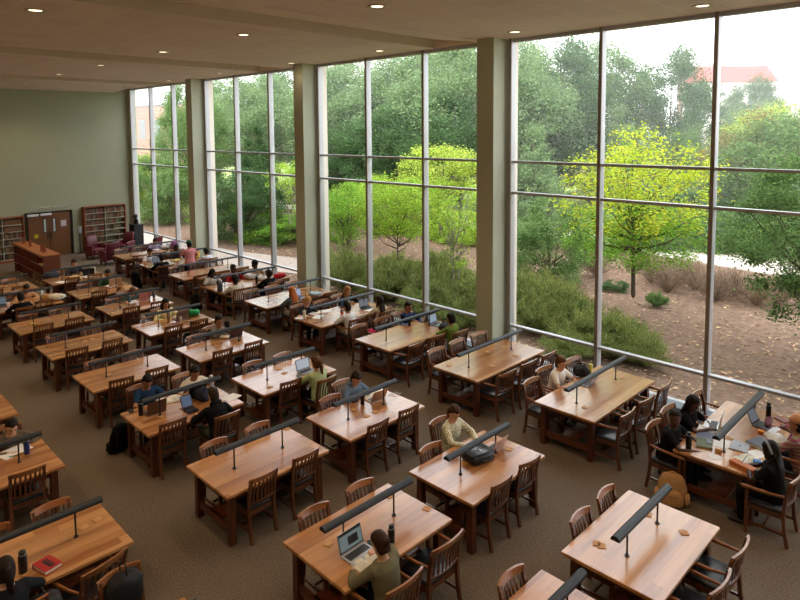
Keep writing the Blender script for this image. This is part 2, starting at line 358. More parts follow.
def bookcase(y0, y1, h, ns, label, who, sparse=None, bays=2):
    t = thing('bookcase', label, 'bookcase', (XB+.17, (y0+y1)/2, 0)); w = y1-y0
    for s in (-1, 1): MB().box((0, s*(w/2-.02), h/2), (.34, .04, h)).build('side_panel', m_case, t)
    MB().box((0, 0, h-.02), (.36, w, .04)).build('top', m_case, t); MB().box((-.15, 0, h/2), (.02, w-.08, h-.04)).build('back_panel', mat('case_back', srgb(150,150,128), .8), t)
    MB().box((0,0,.05), (.32, w-.08, .10)).build('plinth', m_case, t)
    for b in range(1, bays): MB().box((0, -w/2+w*b/bays, h/2+.04), (.3, .025, h-.14)).build('divider', m_shelfm, t)
    gap = (h-.16)/ns; rest = MB()
    for k in range(ns):
        z = .10+gap*k; MB().box((0, 0, z+.012), (.31, w-.08, .024)).build('shelf', m_shelfm, t)
        y = -w/2+.08; i = 0; n_ = 0
        while y < w/2-.1:
            mid = any(abs(y-(-w/2+w*b/bays)) < .06 for b in range(1, bays))
            if not mid and not (sparse and sparse(k, (y+w/2)/w)):
                ci = R.choice([0,1,2,3,5,6,7,8,0,3,7] if R.random() < .85 else [4,9])
                pos = (XB+.17+.0, (y0+y1)/2+y, z+.026)
                if NB[0] < 298:
                    book(pos, PI/2, 'v', ci, '%s volume, %s, %s' % (cname[ci], ORD[k], who), 'bound volumes on the %s of %s' % (ORD[k], who), (gap-.06)/.26*R.uniform(.88, 1))
                else: rest.box((pos[0], pos[1], pos[2]+.11), (.24, .068, .22))
            y += .074
    return rest
def sp(k, f): return f > .5 and ((k == 4 and f > .76) or (k <= 3 and R.random() < .97))
lc = thing('low_bookcase', 'low orange-brown double-sided bookcase standing on the floor in front of the double doors', 'bookcase', (-26.75, 6.97, 0))
LW, LH = 3.9, 1.12
m_lc = wood('orange_case_wood', srgb(180,108,58), srgb(148,80,40), rough=.35, axis='X')
for s in (-1, 1): MB().box((s*(LW/2-.02), 0, LH/2), (.04, .56, LH)).build('side_panel', wood('case_end_wood', srgb(126,68,38), srgb(98,50,28), rough=.4, axis='Z'), lc)
MB().box((0,0,LH+.015), (LW+.04, .6, .03)).build('top', m_lc, lc); MB().box((0,0,LH/2), (LW-.08, .02, LH-.02)).build('back_panel', m_case, lc)
for k in range(4): MB().box((0,0,.05+.35*k-(.03 if k == 3 else 0)), (LW-.08, .54, .025)).build('shelf', mat('case_shelf', srgb(206,182,140), .5), lc)
for k in range(3):
    x = -LW/2+.09
    while x < LW/2-.08:
        f = (x+LW/2)/LW
        empty_ = (k == 2 and f > .8) or (k == 0 and (f > .62 and R.random() < .5 or .12 < f < .3 and R.random() < .6))
        if not empty_:
            ci = 10 + R.randrange(4) if k > 0 or f < .62 else R.choice([3, 7])
            book((-26.75+x, 6.97-.15, .05+.35*k+.013), 0, 'w', ci, '%s volume in the row on the %s of the low bookcase' % (cname[ci], ['bottom shelf','middle shelf','top shelf'][k]), 'bound volumes on the %s of the low bookcase' % ['bottom shelf','middle shelf','top shelf'][k], R.uniform(.95, 1.08))
        x += .135
for x, la in ((-28.3, 'small bookend at the back end of the low bookcase top'), (-27.4, 'small bookend second from the back on the low bookcase top'), (-25.9, 'small wooden bookend beside the front pair on the low bookcase top'), (-25.6, 'small dark bookend nearest the front of the low bookcase top')):
    o = thing('bookend', la, 'bookend', (x, 6.95, LH+.031)); MB().box((0,0,.006), (.16,.12,.012)).build('base', m_case, o); MB().rbox((0.05,0,.13), (.03,.10,.24), .012).build('upright', m_case, o)
r1 = bookcase(10.1, 12.0, 2.12, 7, 'tall brown bookcase between the double doors and the window corner, half its shelves bare', 'tall bookcase by the window corner', sp)
r2 = bookcase(5.2, 7.62, 1.95, 6, 'tall brown bookcase full of volumes, left of the double doors', 'tall bookcase left of the doors', None, 3)
rest = MB(); rest.v = []; 
for q in (r1, r2): rest.add(q.v, q.f)
if rest.v: tag(rest.build('shelved_books', bookmat('b', 1)), 'remaining rows of tan bound volumes in the bookcase left of the doors', 'books', kind='stuff')
# thermostat pipe at the left of the door and low wall box are skipped; pedestal and bust
pd = thing('pedestal', 'black square pedestal in the window corner under a dark bust', 'pedestal', (-29.6, 12.0, 0), .1)
MB().box((0,0,.02), (.56,.5,.04)).box((0,0,.62), (.50,.44,1.2)).box((0,0,1.235), (.54,.48,.03)).build('body', mat('pedestal_black', (.01,.01,.012), .5), pd)
bu = thing('bust', 'dark bronze portrait bust on top of the black pedestal', 'bust', (-29.6, 12.0, 1.251), PI)
mb = MB(); mb.rbox((0,0,.035), (.16,.16,.07), .01)
mb.loft([((0,0,.07),(.10,0,0),(0,.07,0)),((0,0,.12),(.19,0,0),(0,.10,0)),((0,0,.19),(.18,0,0),(0,.09,0)),((0,0,.225),(.09,0,0),(0,.07,0)),((0,.01,.25),(.055,0,0),(0,.06,0)),((0,.02,.29),(.07,0,0),(0,.085,0)),((0,.02,.35),(.085,0,0),(0,.105,0)),((0,.01,.41),(.08,0,0),(0,.10,0)),((0,0,.45),(.05,0,0),(0,.06,0)),((0,0,.462),(.01,0,0),(0,.01,0))], 16)
mb.box((0,.13,.34), (.02,.03,.04))
mb.build('bust_body', mat('dark_bronze', (.02,.018,.016), .35, metal=.6), bu, True)
# armchairs
m_leather = mat('burgundy_leather', srgb(96,28,42), .38, noise=(6,.12))
ac = empty('armchair'); tag(ac, 'x', 'armchair'); ac.scale = (.92,.92,.95)
MB().rbox((0,.04,.30), (.52,.56,.22), .05).rbox((0,.06,.44), (.50,.54,.10), .05).build('seat', m_leather, ac, True)
b_ = MB(); b_.rbox((0,0,0), (.56,.14,.62), .06); b_.v = [(x, y-.30-.25*(z+.3), z+.72) for x, y, z in b_.v]; b_.build('backrest', m_leather, ac, True)
for s in (-1, 1):
    MB().rbox((s*.33,-.02,.36), (.13,.66,.42), .05).tube([(s*.33,-.30,.585),(s*.33,.28,.575)], .07, 12).build('armrest', m_leather, ac, True)
    for q in (-1, 1): MB().box((s*.30, q*.26, .08), (.05,.05,.16), taper=1.2).build('leg', mat('armchair_leg', srgb(40,20,12), .4), ac)
AC = Proto(ac); ag = 'burgundy leather armchairs in the lounge corner'
AC.place((-29.0, 9.95, 0), rad(-80), 'burgundy leather armchair facing away from the doors, nearest the double doors', ag)
AC.place((-27.3, 9.9, 0), rad(92), 'dark burgundy armchair seen from behind, nearest the tables', ag)
AC.place((-29.0, 11.18, 0), rad(-145), 'burgundy leather armchair facing the tables in front of the half-empty bookcase', ag)
AC.place((-27.3, 11.7, 0), rad(120), 'burgundy armchair beside the window pedestal, only its top showing', ag)

# ------------------------------------------------------------------ tables and chairs
X0, SP, W, H = -3.504, 2.404, 1.14, .76
ROW = {'A': (9.243, 2.377), 'B': (6.057, 1.713), 'C': (3.936, 1.72), 'D': (1.019, 1.713)}
def tx(k): return X0 - SP*k
m_top = wood('oak_table_top', srgb(208,150,94), srgb(156,98,54), planks=.125, rough=.22, axis='Y', coat=1.0)
m_leg = wood('red_brown_leg', srgb(104,56,32), srgb(68,34,20), rough=.38, axis='Z')
m_legy = wood('red_brown_rail', srgb(112,60,34), srgb(74,38,22), rough=.38, axis='X')
m_lamp = mat('reading_lamp_metal', srgb(38,41,48), .45, metal=.2)
m_post = mat('lamp_post_black', (.014,.014,.016), .4)
def make_table(L, bar):
    t = empty('library_table'); tag(t, 'x', 'table')
    a = L/2
    MB().rbox((0,0,H-.022), (W, L, .044), .012).build('tabletop', m_top, t)
    for sx in (-1, 1):
        for sy in (-1, 1): MB().box((sx*(W/2-.12), sy*(a-.13), (H-.04)/2), (.095,.095,H-.045)).build('leg', m_leg, t, bevel=.006)
    MB().box((0, a-.13, H-.10), (W-.30,.03,.11)).box((0,-a+.13, H-.10), (W-.30,.03,.11)).box((W/2-.12,0,H-.10), (.03,L-.3,.11)).box((-W/2+.12,0,H-.10), (.03,L-.3,.11)).build('apron', m_legy, t)
    for sy in (-1, 1): MB().box((0, sy*(a-.13), .20), (W-.30,.045,.10)).build('stretcher', m_legy, t)
    MB().box((0,0,.235), (.30, L-.24, .03)).build('foot_shelf', wood('foot_shelf_wood', srgb(130,66,34), srgb(88,40,20), rough=.3, axis='Y'), t)
    # long reading lamp: half-round hood on two posts
    b = MB(); n = 10; r = .052; V = []; prof = [(r*math.cos(rad(q)), r*.95*math.sin(rad(q))) for q in range(-10, 191, 20)]
    for y in (-bar/2, bar/2):
        for px, pz in prof: V.append((px, y, 1.085-.76+H+pz-.0))
    k = len(prof); F = [(i, i+1, k+i+1, k+i) for i in range(k-1)] + [(k-1, 0, k, 2*k-1), tuple(range(k)), tuple(reversed(range(k, 2*k)))]
    b.add(V, F); hood = b.build('reading_lamp', m_lamp, t, False)
    MB().box((0,0,1.083), (.06, bar-.12, .012)).build('lamp_tube', mat('lamp_tube_white', srgb(150,150,150), .4), hood)
    for s in (-1, 1): MB().cyl((0, s*(a-.45), H), .011, .33, 10).cyl((0, s*(a-.45), H), .028, .012, 14).build('lamp_post', m_post, hood)
    return t
TA = Proto(make_table(2.377, 2.2)); TB = Proto(make_table(1.715, 1.42))
TD = {'A0': 'crowded four-student window table', 'A1': 'window table of the white-tee person', 'A2': 'bare window table by the nearest pillar', 'A3': 'window table with the navy-jacket man',
 'A4': 'window table with the orange mug', 'A5': 'window table with the lavender laptop', 'A6': 'five-student window table with red bag', 'A7': 'bare window table beyond the red bag',
 'A8': 'far window table with the green-cap person', 'A9': 'last window table near the armchairs',
 'B0': 'bare table at lower right', 'B1': 'table with the black briefcase', 'B2': 'table with four coasters and grey-blue shirt', 'B3': 'table with the ponytailed laptop user',
 'B4': 'table with the crumpled napkin', 'B5': 'table with the green cloth bag', 'B6': 'table with the pink laptop', 'B7': 'table with two tan boxes', 'B8': 'table with black laptop near low bookcase',
 'C0': 'cut-off table at the bottom edge', 'C1': 'table of the olive-shirt reader', 'C2': 'bare table left of the olive-shirt reader', 'C3': 'table with three laptop users', 'C4': 'bare table behind the three laptop users',
 'C5': 'bare table with small papers', 'C6': 'bare table with a yellow note', 'C7': 'table with pink cup and bags', 'C8': 'last bare table, left edge',
 'D2': 'corner table with the red book', 'D1': 'bottom-edge table beside the hanging black backpack', 'D3': 'left-edge table with the coloured markers', 'D4': 'left-edge table cut by the frame'}
for nm, d in TD.items():
    r, k = nm[0], int(nm[1]); y0, L = ROW[r]
    (TA if r == 'A' else TB).place((tx(k)+W/2, y0+L/2, 0), 0, 'long wooden reading table under a dark bar lamp, ' + d,
        {'A': 'long reading tables along the windows', 'B': 'reading tables in the second row', 'C': 'reading tables in the third row', 'D': 'reading tables in the left row'}[r])

m_cw = wood('chair_wood', srgb(116,66,38), srgb(70,36,20), rough=.3, axis='Z', coat=.4); m_crest = wood('chair_wood_lit', srgb(176,112,62), srgb(124,76,40), rough=.28, axis='X', coat=.7)  # crest wood is chair wood with reflected light painted in as a lighter tone
m_seat = mat('seat_leather', srgb(34,34,40), .35)
def make_chair(arms):
    t = empty('library_chair'); tag(t, 'x', 'chair'); w = .27 if arms else .225
    MB().rbox((0,.02,.448), (w*2-.03,.45,.055), .04).build('seat', m_seat, t, True)
    MB().box((0,.23,.395), (w*2-.06,.025,.065)).box((0,-.19,.395), (w*2-.06,.025,.065)).box((w-.025,.02,.395), (.025,.40,.065)).box((-w+.025,.02,.395), (.025,.40,.065)).build('seat_rail', m_cw, t)
    for s in (-1, 1):
        top = .66 if arms else .42
        MB().box((s*(w-.02),.235,top/2), (.042,.042,top)).build('leg', m_cw, t)
        # rear leg: splayed foot, post leaning back
        p = [(-.265,0),(-.225,.20),(-.205,.43),(-.225,.66),(-.285,.90)]
        V = []; 
        for y, z in p:
            for dx, dy in ((-.019,-.021),(.019,-.021),(.019,.021),(-.019,.021)): V.append((s*(w-.02)+dx, y+dy, z))
        F = [(3,2,1,0), tuple(range(16,20))]
        for j in range(4):
            for i in range(4): F.append((j*4+i, j*4+(i+1)%4, (j+1)*4+(i+1)%4, (j+1)*4+i))
        MB().add(V, F).build('leg', m_cw, t)
    # curved crest rail, lower rail and slats
    def bow(x): return -.045*(1-(x/w)**2)
    def rail(z0, z1, y0, th, m, nm, par, ww=w, crown=0):
        mb = MB(); n = 8; V = []
        for i in range(n+1):
            x = -ww+2*ww*i/n; yb = y0+bow(x); h = z1+crown*(1-(x/ww)**2)
            V += [(x, yb-th/2, z0), (x, yb+th/2, z0), (x, yb+th/2-.02, h), (x, yb-th/2-.02, h)]
        F = [(0,1,2,3), tuple(4*n+q for q in (3,2,1,0))]
        for i in range(n):
            for q in range(4): F.append((4*i+q, 4*i+4+q, 4*i+4+(q+1)%4, 4*i+(q+1)%4))
        return mb.add(V, F).build(nm, m, par)
    sl = MB(); ns = 7 if arms else 6
    for i in range(ns):
        x = (-w+.075) + (2*w-.15)*i/(ns-1); b1 = bow(x)
        V = []
        for z, y in ((.555,-.209),(.70,-.222),(.86,-.272)):
            for dx, dy in ((-.0125,-.006),(.0125,-.006),(.0125,.006),(-.0125,.006)): V.append((x+dx, y+dy+b1, z))
        F = [(3,2,1,0),(8,9,10,11)]
        for j in range(2):
            for q in range(4): F.append((j*4+q, j*4+(q+1)%4, (j+1)*4+(q+1)%4, (j+1)*4+q))
        sl.add(V, F)
    bk = sl.build('backrest', m_cw, t)
    rail(.852,.915,-.262,.026,m_crest,'crest_rail',bk,w+.005,.012); rail(.52,.565,-.205,.022,m_cw,'lower_rail',bk,w-.02)
    MB().box((w-.02,.0,.16), (.022,.45,.035)).box((-w+.02,.0,.16), (.022,.45,.035)).box((0,.02,.20), (2*w-.05,.02,.03)).build('stretcher', m_cw, t)
    if arms:
        for s in (-1, 1):
            MB().tube([(s*(w-.015),-.25,.69),(s*(w+.005),-.05,.672),(s*(w+.01),.15,.668),(s*(w+.005),.285,.66)], [.016,.022,.026,.026], 8, flat=.65).build('armrest', m_crest, t, True)
    return t
CH = {'n': Proto(make_chair(False)), 'a': Proto(make_chair(True))}
SLOT = {'A': [.46, 1.20, 1.93], 'B': [.54, 1.25], 'C': [.50, 1.22], 'D': [.5, 1.22]}
SN = {3: ['room end', 'middle', 'window end'], 2: ['room end', 'window end']}
# overrides: (table, side, slot) -> (dx outward, dy, turn, kind) or None for no chair
OV = {}
OCC = {}
def chair(nm, side, slot, extra=''):
    r, k = nm[0], int(nm[1]); y0, L = ROW[r]; ns = len(SLOT[r])
    occ = (nm, side, slot) in OCC
    armed = r == 'A' or (nm, side) in (('C1', 1), ('B0', 1), ('C0', 1), ('D2', 1))
    out = (.08 if armed else -.21)
    if occ: out = .26
    ov = OV.get((nm, side, slot), (None,)*4)
    if ov is None: return
    dx, dy, turn, kind = (list(ov)+[None]*4)[:4]
    if kind: armed = kind == 'a'
    if dx is not None: out = dx
    rr = R.uniform(-4, 4)+(turn or 0); yy = y0+SLOT[r][slot]+(dy or 0)+R.uniform(-.03,.03)
    out += R.uniform(-.02,.02)
    x = tx(k)-out if side < 0 else tx(k)+W+out
    rz = rad(-90+rr) if side < 0 else rad(90+rr)
    lab = 'wooden slat-back %s, %s side, %s, %s' % ('armchair' if armed else 'chair', 'left' if side < 0 else 'right', ('occupied ' if occ else '')+SN[ns][slot], TD[nm])
    CH['a' if armed else 'n'].place((x, yy, 0), rz, lab, 'slat-back chairs at the reading tables')

# ------------------------------------------------------------------ people
SK = {'l': srgb(214,160,130), 'm': srgb(170,115,82), 'd': srgb(84,52,38), 'dd': srgb(58,36,28)}
def remesh(o, v, sm=4):
    m = o.modifiers.new('r', 'REMESH'); m.mode = 'VOXEL'; m.voxel_size = v; m.use_smooth_shade = True
    s = o.modifiers.new('s', 'SMOOTH'); s.iterations = sm; s.factor = .5
def person(label, loc, rz, shirt, hair, hcol, skin='l', lean=14, head=25, hyaw=0, sleeve='long', pants=srgb(34,38,50), hands=((-.14,.40,.79),(.14,.40,.79)),
           vox=.014, size=.95, shoes=srgb(40,40,42), name='person', extras=(), stand=False, collar=None, shirt_noise=None, rough=.85, pit=0):
    t = tag(empty('person', (loc[0], loc[1], 0), rz), label, 'person')
    t.scale = (size,)*3
    lv = rad(lean); up = Vector((0, math.sin(lv), math.cos(lv))); fw = Vector((0, math.cos(lv), -math.sin(lv))); rt = Vector((1,0,0))
    hz = .93 if stand else .545; hip = Vector((0, 0, hz)); sh = hip + up*.44; nk = hip + up*.515
    curl = rad(lean*.5+head*.35); up2 = Vector((0, math.sin(curl), math.cos(curl)))
    hp = rad(head); hc = nk + up2*.132; HS = 1.09
    HM = Euler((-hp, 0, rad(hyaw)), 'XYZ').to_matrix(); HM = (Matrix.Rotation(rad(hyaw), 3, 'Z') @ Matrix.Rotation(-hp, 3, 'X')) * HS
    fat = 1.0
    def torso(e):
        return [(hip-up*.09, rt*(.12+e), fw*(.09+e)), (hip-up*.05, rt*(.172+e), fw*(.125+e)), (hip+up*.04, rt*(.165+e), fw*(.12+e)), (hip+up*.16, rt*(.142+e), fw*(.105+e)), (hip+up*.30, rt*(.165+e), fw*(.115+e)),
                (hip+up*.40, rt*(.175+e), fw*(.11+e)), (sh+up*.015, rt*(.15+e), fw*(.085+e)), (nk-up*.03, rt*(.08+e), fw*(.065+e)), (nk, rt*(.05), fw*(.05))]
    body = MB(); body.loft([(c, a*.97, b*.97) for c, a, b in torso(0)[:8]], 16)
    body.tube([nk-up*.07, nk+up*.02, hc-up2*.06], [.068,.060,.055], 12)
    # head
    hd = []
    for z, w, d, y in ((-.118,.022,.025,.052),(-.105,.04,.045,.045),(-.085,.054,.064,.030),(-.05,.064,.083,.014),(-.01,.070,.090,.006),(.035,.073,.094,.0),(.075,.067,.085,-.004),(.105,.045,.058,-.008),(.12,.018,.022,-.01)):
        hd.append((hc + HM @ Vector((0, y, z)), HM @ Vector((w,0,0)), HM @ Vector((0,d,0))))
    body.loft(hd, 16)
    nose = MB(); nose.add([(-.013,.088,-.030),(.013,.088,-.030),(0,.118,-.026),(0,.092,.022),(0,.07,0)], [(0,1,2),(0,2,3),(1,3,2),(0,4,1),(0,3,4),(1,4,3)])
    for s in (-1, 1): nose.ball((s*.072,-.005,-.01), .010,.018,.028, 8, 6)
    body.add([hc + HM @ Vector(p) for p in nose.v], nose.f)
    arms = []; sleeves = MB()
    for i, s in enumerate((-1, 1)):
        S = sh + rt*s*.165 - up*.01; T = Vector(hands[i]); 
        if T.z < .3: T.z = .3
        d = T - S; l1, l2 = .285, .25; D = min(d.length, l1+l2-.006); dn = d.normalized(); T = S + dn*D if d.length > D else T
        a = (l1*l1 - l2*l2 + D*D)/(2*D); h = math.sqrt(max(l1*l1-a*a, 0)); pole = Vector((s*1.0, -.12, -.42)); pole = (pole - dn*pole.dot(dn)).normalized()
        E_ = S + dn*a + pole*h
        body.tube([S - rt*s*.05, S, (S+E_)/2, E_, E_.lerp(T,.35), T], [.05,.050,.043,.037,.037,.026], 10)
        # hand
        fd = (T - E_).normalized(); fd = Vector((fd.x*.6 - s*.25, fd.y, fd.z*.35)).normalized()
        nrm = Vector((0,0,1)); nrm = (nrm - fd*nrm.dot(fd)).normalized(); sd = fd.cross(nrm) * 1.0
        body.loft([(T-fd*.01, sd*.024, nrm*.018), (T+fd*.03, sd*.036, nrm*.016), (T+fd*.075, sd*.040, nrm*.014), (T+fd*.09, sd*.036, nrm*.010)], 10)
        thumb_s = 1 if sd.x*s < 0 else -1
        for j, (o_, ln) in enumerate(((-.029,.066),(-.010,.076),(.010,.070),(.029,.054))):
            b0 = T + fd*.078 + sd*o_; b1 = b0 + fd*ln*.5 + nrm*.004 + sd*o_*.15; b2 = b1 + fd*ln*.42 - nrm*.016
            body.tube([b0-fd*.02, b0, b1, b2], [.0095,.0095,.0088,.0075], 8)
        tb = T + fd*.02 + sd*thumb_s*.03; body.tube([tb-sd*thumb_s*.015, tb+fd*.02+sd*thumb_s*.016, tb+fd*.05+sd*thumb_s*.022-nrm*.008], [.013,.011,.009], 8)
        cut = {'long': 1, 'short': 0, 'mid': .5}[sleeve]
        pts = [S - rt*s*.07 - up*.01, S, (S+E_)/2]; rr = [.072,.071,.062]
        if cut == 0: pts[-1] = S.lerp(E_, .62); rr[-1] = .060
        else:
            pts += [E_]; rr += [.056]
            if cut == 1: pts += [E_.lerp(T,.4), E_.lerp(T,.93)]; rr += [.052,.038]
            else: pts += [E_.lerp(T,.35)]; rr += [.046]
        sleeves.tube(pts, rr, 12, ends=cut == 0)
        sleeves.ball(S-up*.005, .064, n=10, m=6)
    # legs
    lg = MB(); shs = []
    for s in (-1, 1):
        hj = hip + rt*s*.09 - Vector((0,0,.015))
        kn = Vector((s*.10, .03, .50)) if stand else Vector((s*.12, .43, .53)); an = Vector((s*.11, -.02, .095)) if stand else Vector((s*.12, .36+R.uniform(-.08,.06), .095))
        body.tube([hj, hj.lerp(kn,.5), kn, kn.lerp(an,.35), an], [.082,.068,.052,.05,.036], 10)
        lg.tube([hj, hj.lerp(kn,.5), kn, kn.lerp(an,.35), an+Vector((0,0,.01))], [.092,.082,.066,.062,.052], 12)
        fo = MB(); fo.loft([(an+Vector((0,-.065,-.055)), (.028,0,0),(0,0,.032)), (an+Vector((0,-.02,-.045)),(.038,0,0),(0,0,.048)), (an+Vector((0,.07,-.058)),(.042,0,0),(0,0,.035)), (an+Vector((0,.15,-.07)),(.040,0,0),(0,0,.022)), (an+Vector((0,.18,-.075)),(.022,0,0),(0,0,.012))], 12)
        body.tube([an, an+Vector((0,.08,-.06))], [.034,.026], 8); shs.append(fo)
    bo = body.build('body', mat('skin_'+skin, SK[skin], .5), t, True); remesh(bo, vox, 2)
    sm = MB(); sm.loft([(c, a, b) for c, a, b in torso(.026)[:8]], 18); sm.add(sleeves.v, sleeves.f)
    key = 'cloth_%02x%02x%02x%s' % (*[int(min(1,c)*255) for c in shirt], shirt_noise or '')
    if shirt_noise == 'plaid':
        m_s = plaid(key, shirt)
    elif shirt_noise == 'stripe': m_s = stripe(key)
    else: m_s = mat(key, shirt, rough, noise=(14,.12), spec=.12)
    so = sm.build('shirt', m_s, t, True); remesh(so, max(vox,.012), 5)
    lg.loft([(hip-up*.085, rt*.15, fw*.115), (hip-up*.03, rt*.186, fw*.14), (hip+up*.055, rt*.176, fw*.132)], 16)
    po = lg.build('trousers', mat('cloth_%02x%02x%02x' % tuple(int(c*255) for c in pants), pants, .9, spec=.12), t, True); remesh(po, max(vox,.014), 5)
    for fo in shs: fo.build('shoe', mat('shoe_%02x%02x%02x' % tuple(int(c*255) for c in shoes), shoes, .6), t, True)
    # face
    for s in (-1, 1):
        MB().ball(hc + HM @ Vector((s*.027,.0855,.006)), .0115,.007,.006, 8, 6, HM).build('eye', mat('eye_dark', (.012,.008,.006), .2), t, True)
        MB().tube([hc+HM@Vector((s*.014,.096,.026)), hc+HM@Vector((s*.042,.087,.026))], .004, 6).build('eyebrow', mat('brow', (.03,.018,.01), .8), t)
    MB().ball(hc + HM @ Vector((0,.093,-.066)), .021,.008,.006, 8, 6, HM).build('mouth', mat('lips_'+skin, tuple(c*.6 if i else c*.8 for i, c in enumerate(SK[skin])), .5), t, True)
    # hair
    hb = MB(); V3 = lambda x, y, z: hc + HM @ Vector((x, y, z))
    def cap(e=0, low=-.02):
        hb.loft([(V3(0,-.035,-.075+low), HM@Vector((.060+e,0,0)), HM@Vector((0,.055+e,0))), (V3(0,-.032,-.04), HM@Vector((.075+e,0,0)), HM@Vector((0,.075+e,0))), (V3(0,-.034,.0), HM@Vector((.080+e,0,0)), HM@Vector((0,.078+e,0))),
                 (V3(0,-.026,.045), HM@Vector((.081+e,0,0)), HM@Vector((0,.088+e,0))), (V3(0,-.008,.088), HM@Vector((.073+e,0,0)), HM@Vector((0,.090+e,0))), (V3(0,-.008,.118+e), HM@Vector((.050+e,0,0)), HM@Vector((0,.062+e,0))), (V3(0,-.01,.134+e), HM@Vector((.015,0,0)), HM@Vector((0,.02,0)))], 16)
    if hair == 'short':
        cap(0); hb.ball(V3(0,.045,.10), .055,.04,.024, 10, 6, HM)
        for i in range(34):
            a = R.uniform(0, 2*PI); b = R.uniform(.25, 1.3); hb.ball(V3(.078*math.cos(a)*math.cos(b), -.012+.088*math.sin(a)*math.cos(b), .04+.095*math.sin(b)), .021, n=6, m=4)
    elif hair == 'curly':
        cap(.008)
        for i in range(26):
            a = R.uniform(0, 2*PI); b = R.uniform(.0, .9); hb.ball(V3(.075*math.cos(a)*math.cos(b), -.01+.09*math.sin(a)*math.cos(b), .045+.09*math.sin(b)), .024, n=8, m=5)
    elif hair == 'afro':
        cap(.02); hb.ball(V3(0,-.035,.05), .125,.12,.125, 16, 12)
    elif hair == 'bun':
        cap(.004); hb.ball(V3(0,-.115,.045+pit), .045,.042,.042, 12, 8); hb.ball(V3(.015,-.135,.05+pit), .028, n=8, m=6)
    elif hair == 'ponytail':
        cap(.004); q = [V3(0,-.10,.03), V3(0,-.15,.01), V3(0,-.16,0)-up*.08, V3(0,-.15,0)-up*.17, V3(.02,-.14,0)-up*.24]; hb.tube(q, [.03,.038,.042,.036,.015], 10)
    elif hair in ('long', 'braids'):
        cap(.008); bk = nk - fw*.085
        if hair == 'long':
            hb.loft([(V3(0,-.045,.0), rt*.09, fw*.06), (V3(0,-.065,-.08), rt*.10, fw*.05), (bk-up*.06-fw*.02, rt*.115, fw*.035), (bk-up*.17-fw*.03, rt*.11, fw*.03), (bk-up*.27-fw*.03, rt*.07, fw*.02)], 14)
            for s in (-1, 1): hb.tube([V3(s*.07,.0,.05), V3(s*.085,-.005,-.04), nk+rt*s*.095+fw*.02-up*.03, nk+rt*s*.10+fw*.05-up*.15], [.02,.024,.028,.012], 8)
        else:
            for i in range(17):
                a = rad(-100+200*i/16); x, y = .088*math.sin(a), -.02-.085*math.cos(a)*1.0
                hb.tube([V3(x*.8,y*.6,.08), V3(x,y,.0), V3(x*1.05,y*1.05,-.09), nk+rt*x*1.5+fw*(y-.04)-up*R.uniform(.1,.2)], [.013,.014,.013,.009], 6)
    hm = mat('hair_%02x%02x%02x' % tuple(int(c*255) for c in hcol), hcol, .6, noise=(60,.3), spec=.2)
    ho = hb.build('hair', hm, t, True); remesh(ho, .011, 2)
    for e in extras:
        if e == 'cap':
            c = MB(); c.loft([(V3(0,-.008,.035), HM@Vector((.090,0,0)), HM@Vector((0,.108,0))), (V3(0,-.008,.08), HM@Vector((.086,0,0)), HM@Vector((0,.102,0))), (V3(0,-.01,.125), HM@Vector((.062,0,0)), HM@Vector((0,.075,0))), (V3(0,-.01,.148), HM@Vector((.018,0,0)), HM@Vector((0,.02,0)))], 16)
            c.loft([(V3(0,.09,.045), HM@Vector((.07,0,0)), HM@Vector((0,.0,.012))), (V3(0,.17,.035), HM@Vector((.05,0,0)), HM@Vector((0,.0,.006)))], 12)
            c.build('cap', mat('cap_green', srgb(28,84,58), .8), t, True)
        elif e == 'headphones':
            c = MB(); c.tube([V3(.092*math.sin(rad(a)), .0, .01+.135*math.cos(rad(a))) for a in range(-90, 91, 20)], .012, 8)
            for s in (-1, 1): c.ball(V3(s*.092,0,-.005), .02,.038,.042, 12, 8, HM)
            c.build('headphones', mat('headphone_black', (.01,.01,.01), .4), t, True)
        elif e == 'headband':
            c = MB(); c.tube([V3(.094*math.sin(rad(a)), .02, .01+.128*math.cos(rad(a))) for a in range(-90, 91, 15)], .011, 8, flat=1.8); c.build('headband', mat('headband_grey', srgb(150,160,175), .5), t, True)
        elif e == 'beanie':
            c = MB(); c.loft([(V3(0,-.008,.04), HM@Vector((.092,0,0)), HM@Vector((0,.11,0))), (V3(0,-.012,.09), HM@Vector((.090,0,0)), HM@Vector((0,.105,0))), (V3(0,-.015,.14), HM@Vector((.06,0,0)), HM@Vector((0,.07,0))), (V3(0,-.015,.16), HM@Vector((.015,0,0)), HM@Vector((0,.02,0)))], 16); c.build('head_wrap', mat('orange_wrap', srgb(214,150,110), .8), t, True)
        elif e == 'glasses':
            c = MB()
            for s in (-1, 1): c.tube([V3(s*.030+.022*math.cos(rad(a)), .100, .004+.017*math.sin(rad(a))) for a in range(0, 361, 30)], .0028, 6); c.tube([V3(s*.052,.098,.008), V3(s*.076,.0,.006)], .0028, 6)
            c.build('glasses', m_black, t)
        elif e == 'phone':
            T = Vector(hands[1]); c = MB(); c.rbox((0,0,0), (.075,.012,.15), .005); c.xf(Matrix.Translation(T+Vector((-.02,.06,.07))) @ Matrix.Rotation(rad(25), 4, 'X')); o = c.build('held_phone', m_black, t)
            MB().box((0,-.007,0), (.066,.001,.135)).xf(Matrix.Translation(T+Vector((-.02,.06,.07))) @ Matrix.Rotation(rad(25), 4, 'X')).build('phone_screen', mat('phone_screen', (.2,.3,.4), .2, emit=((.6,.8,1),1.2)), t)
        elif e == 'hood':
            c = MB(); c.loft([(nk-up*.02-fw*.03, rt*.12, fw*.09), (nk+up*.03-fw*.055, rt*.115, fw*.075), (nk+up*.055-fw*.07, rt*.08, fw*.05)], 14); h_ = c.build('hood', m_s, t, True); remesh(h_, .014, 4)
    return t
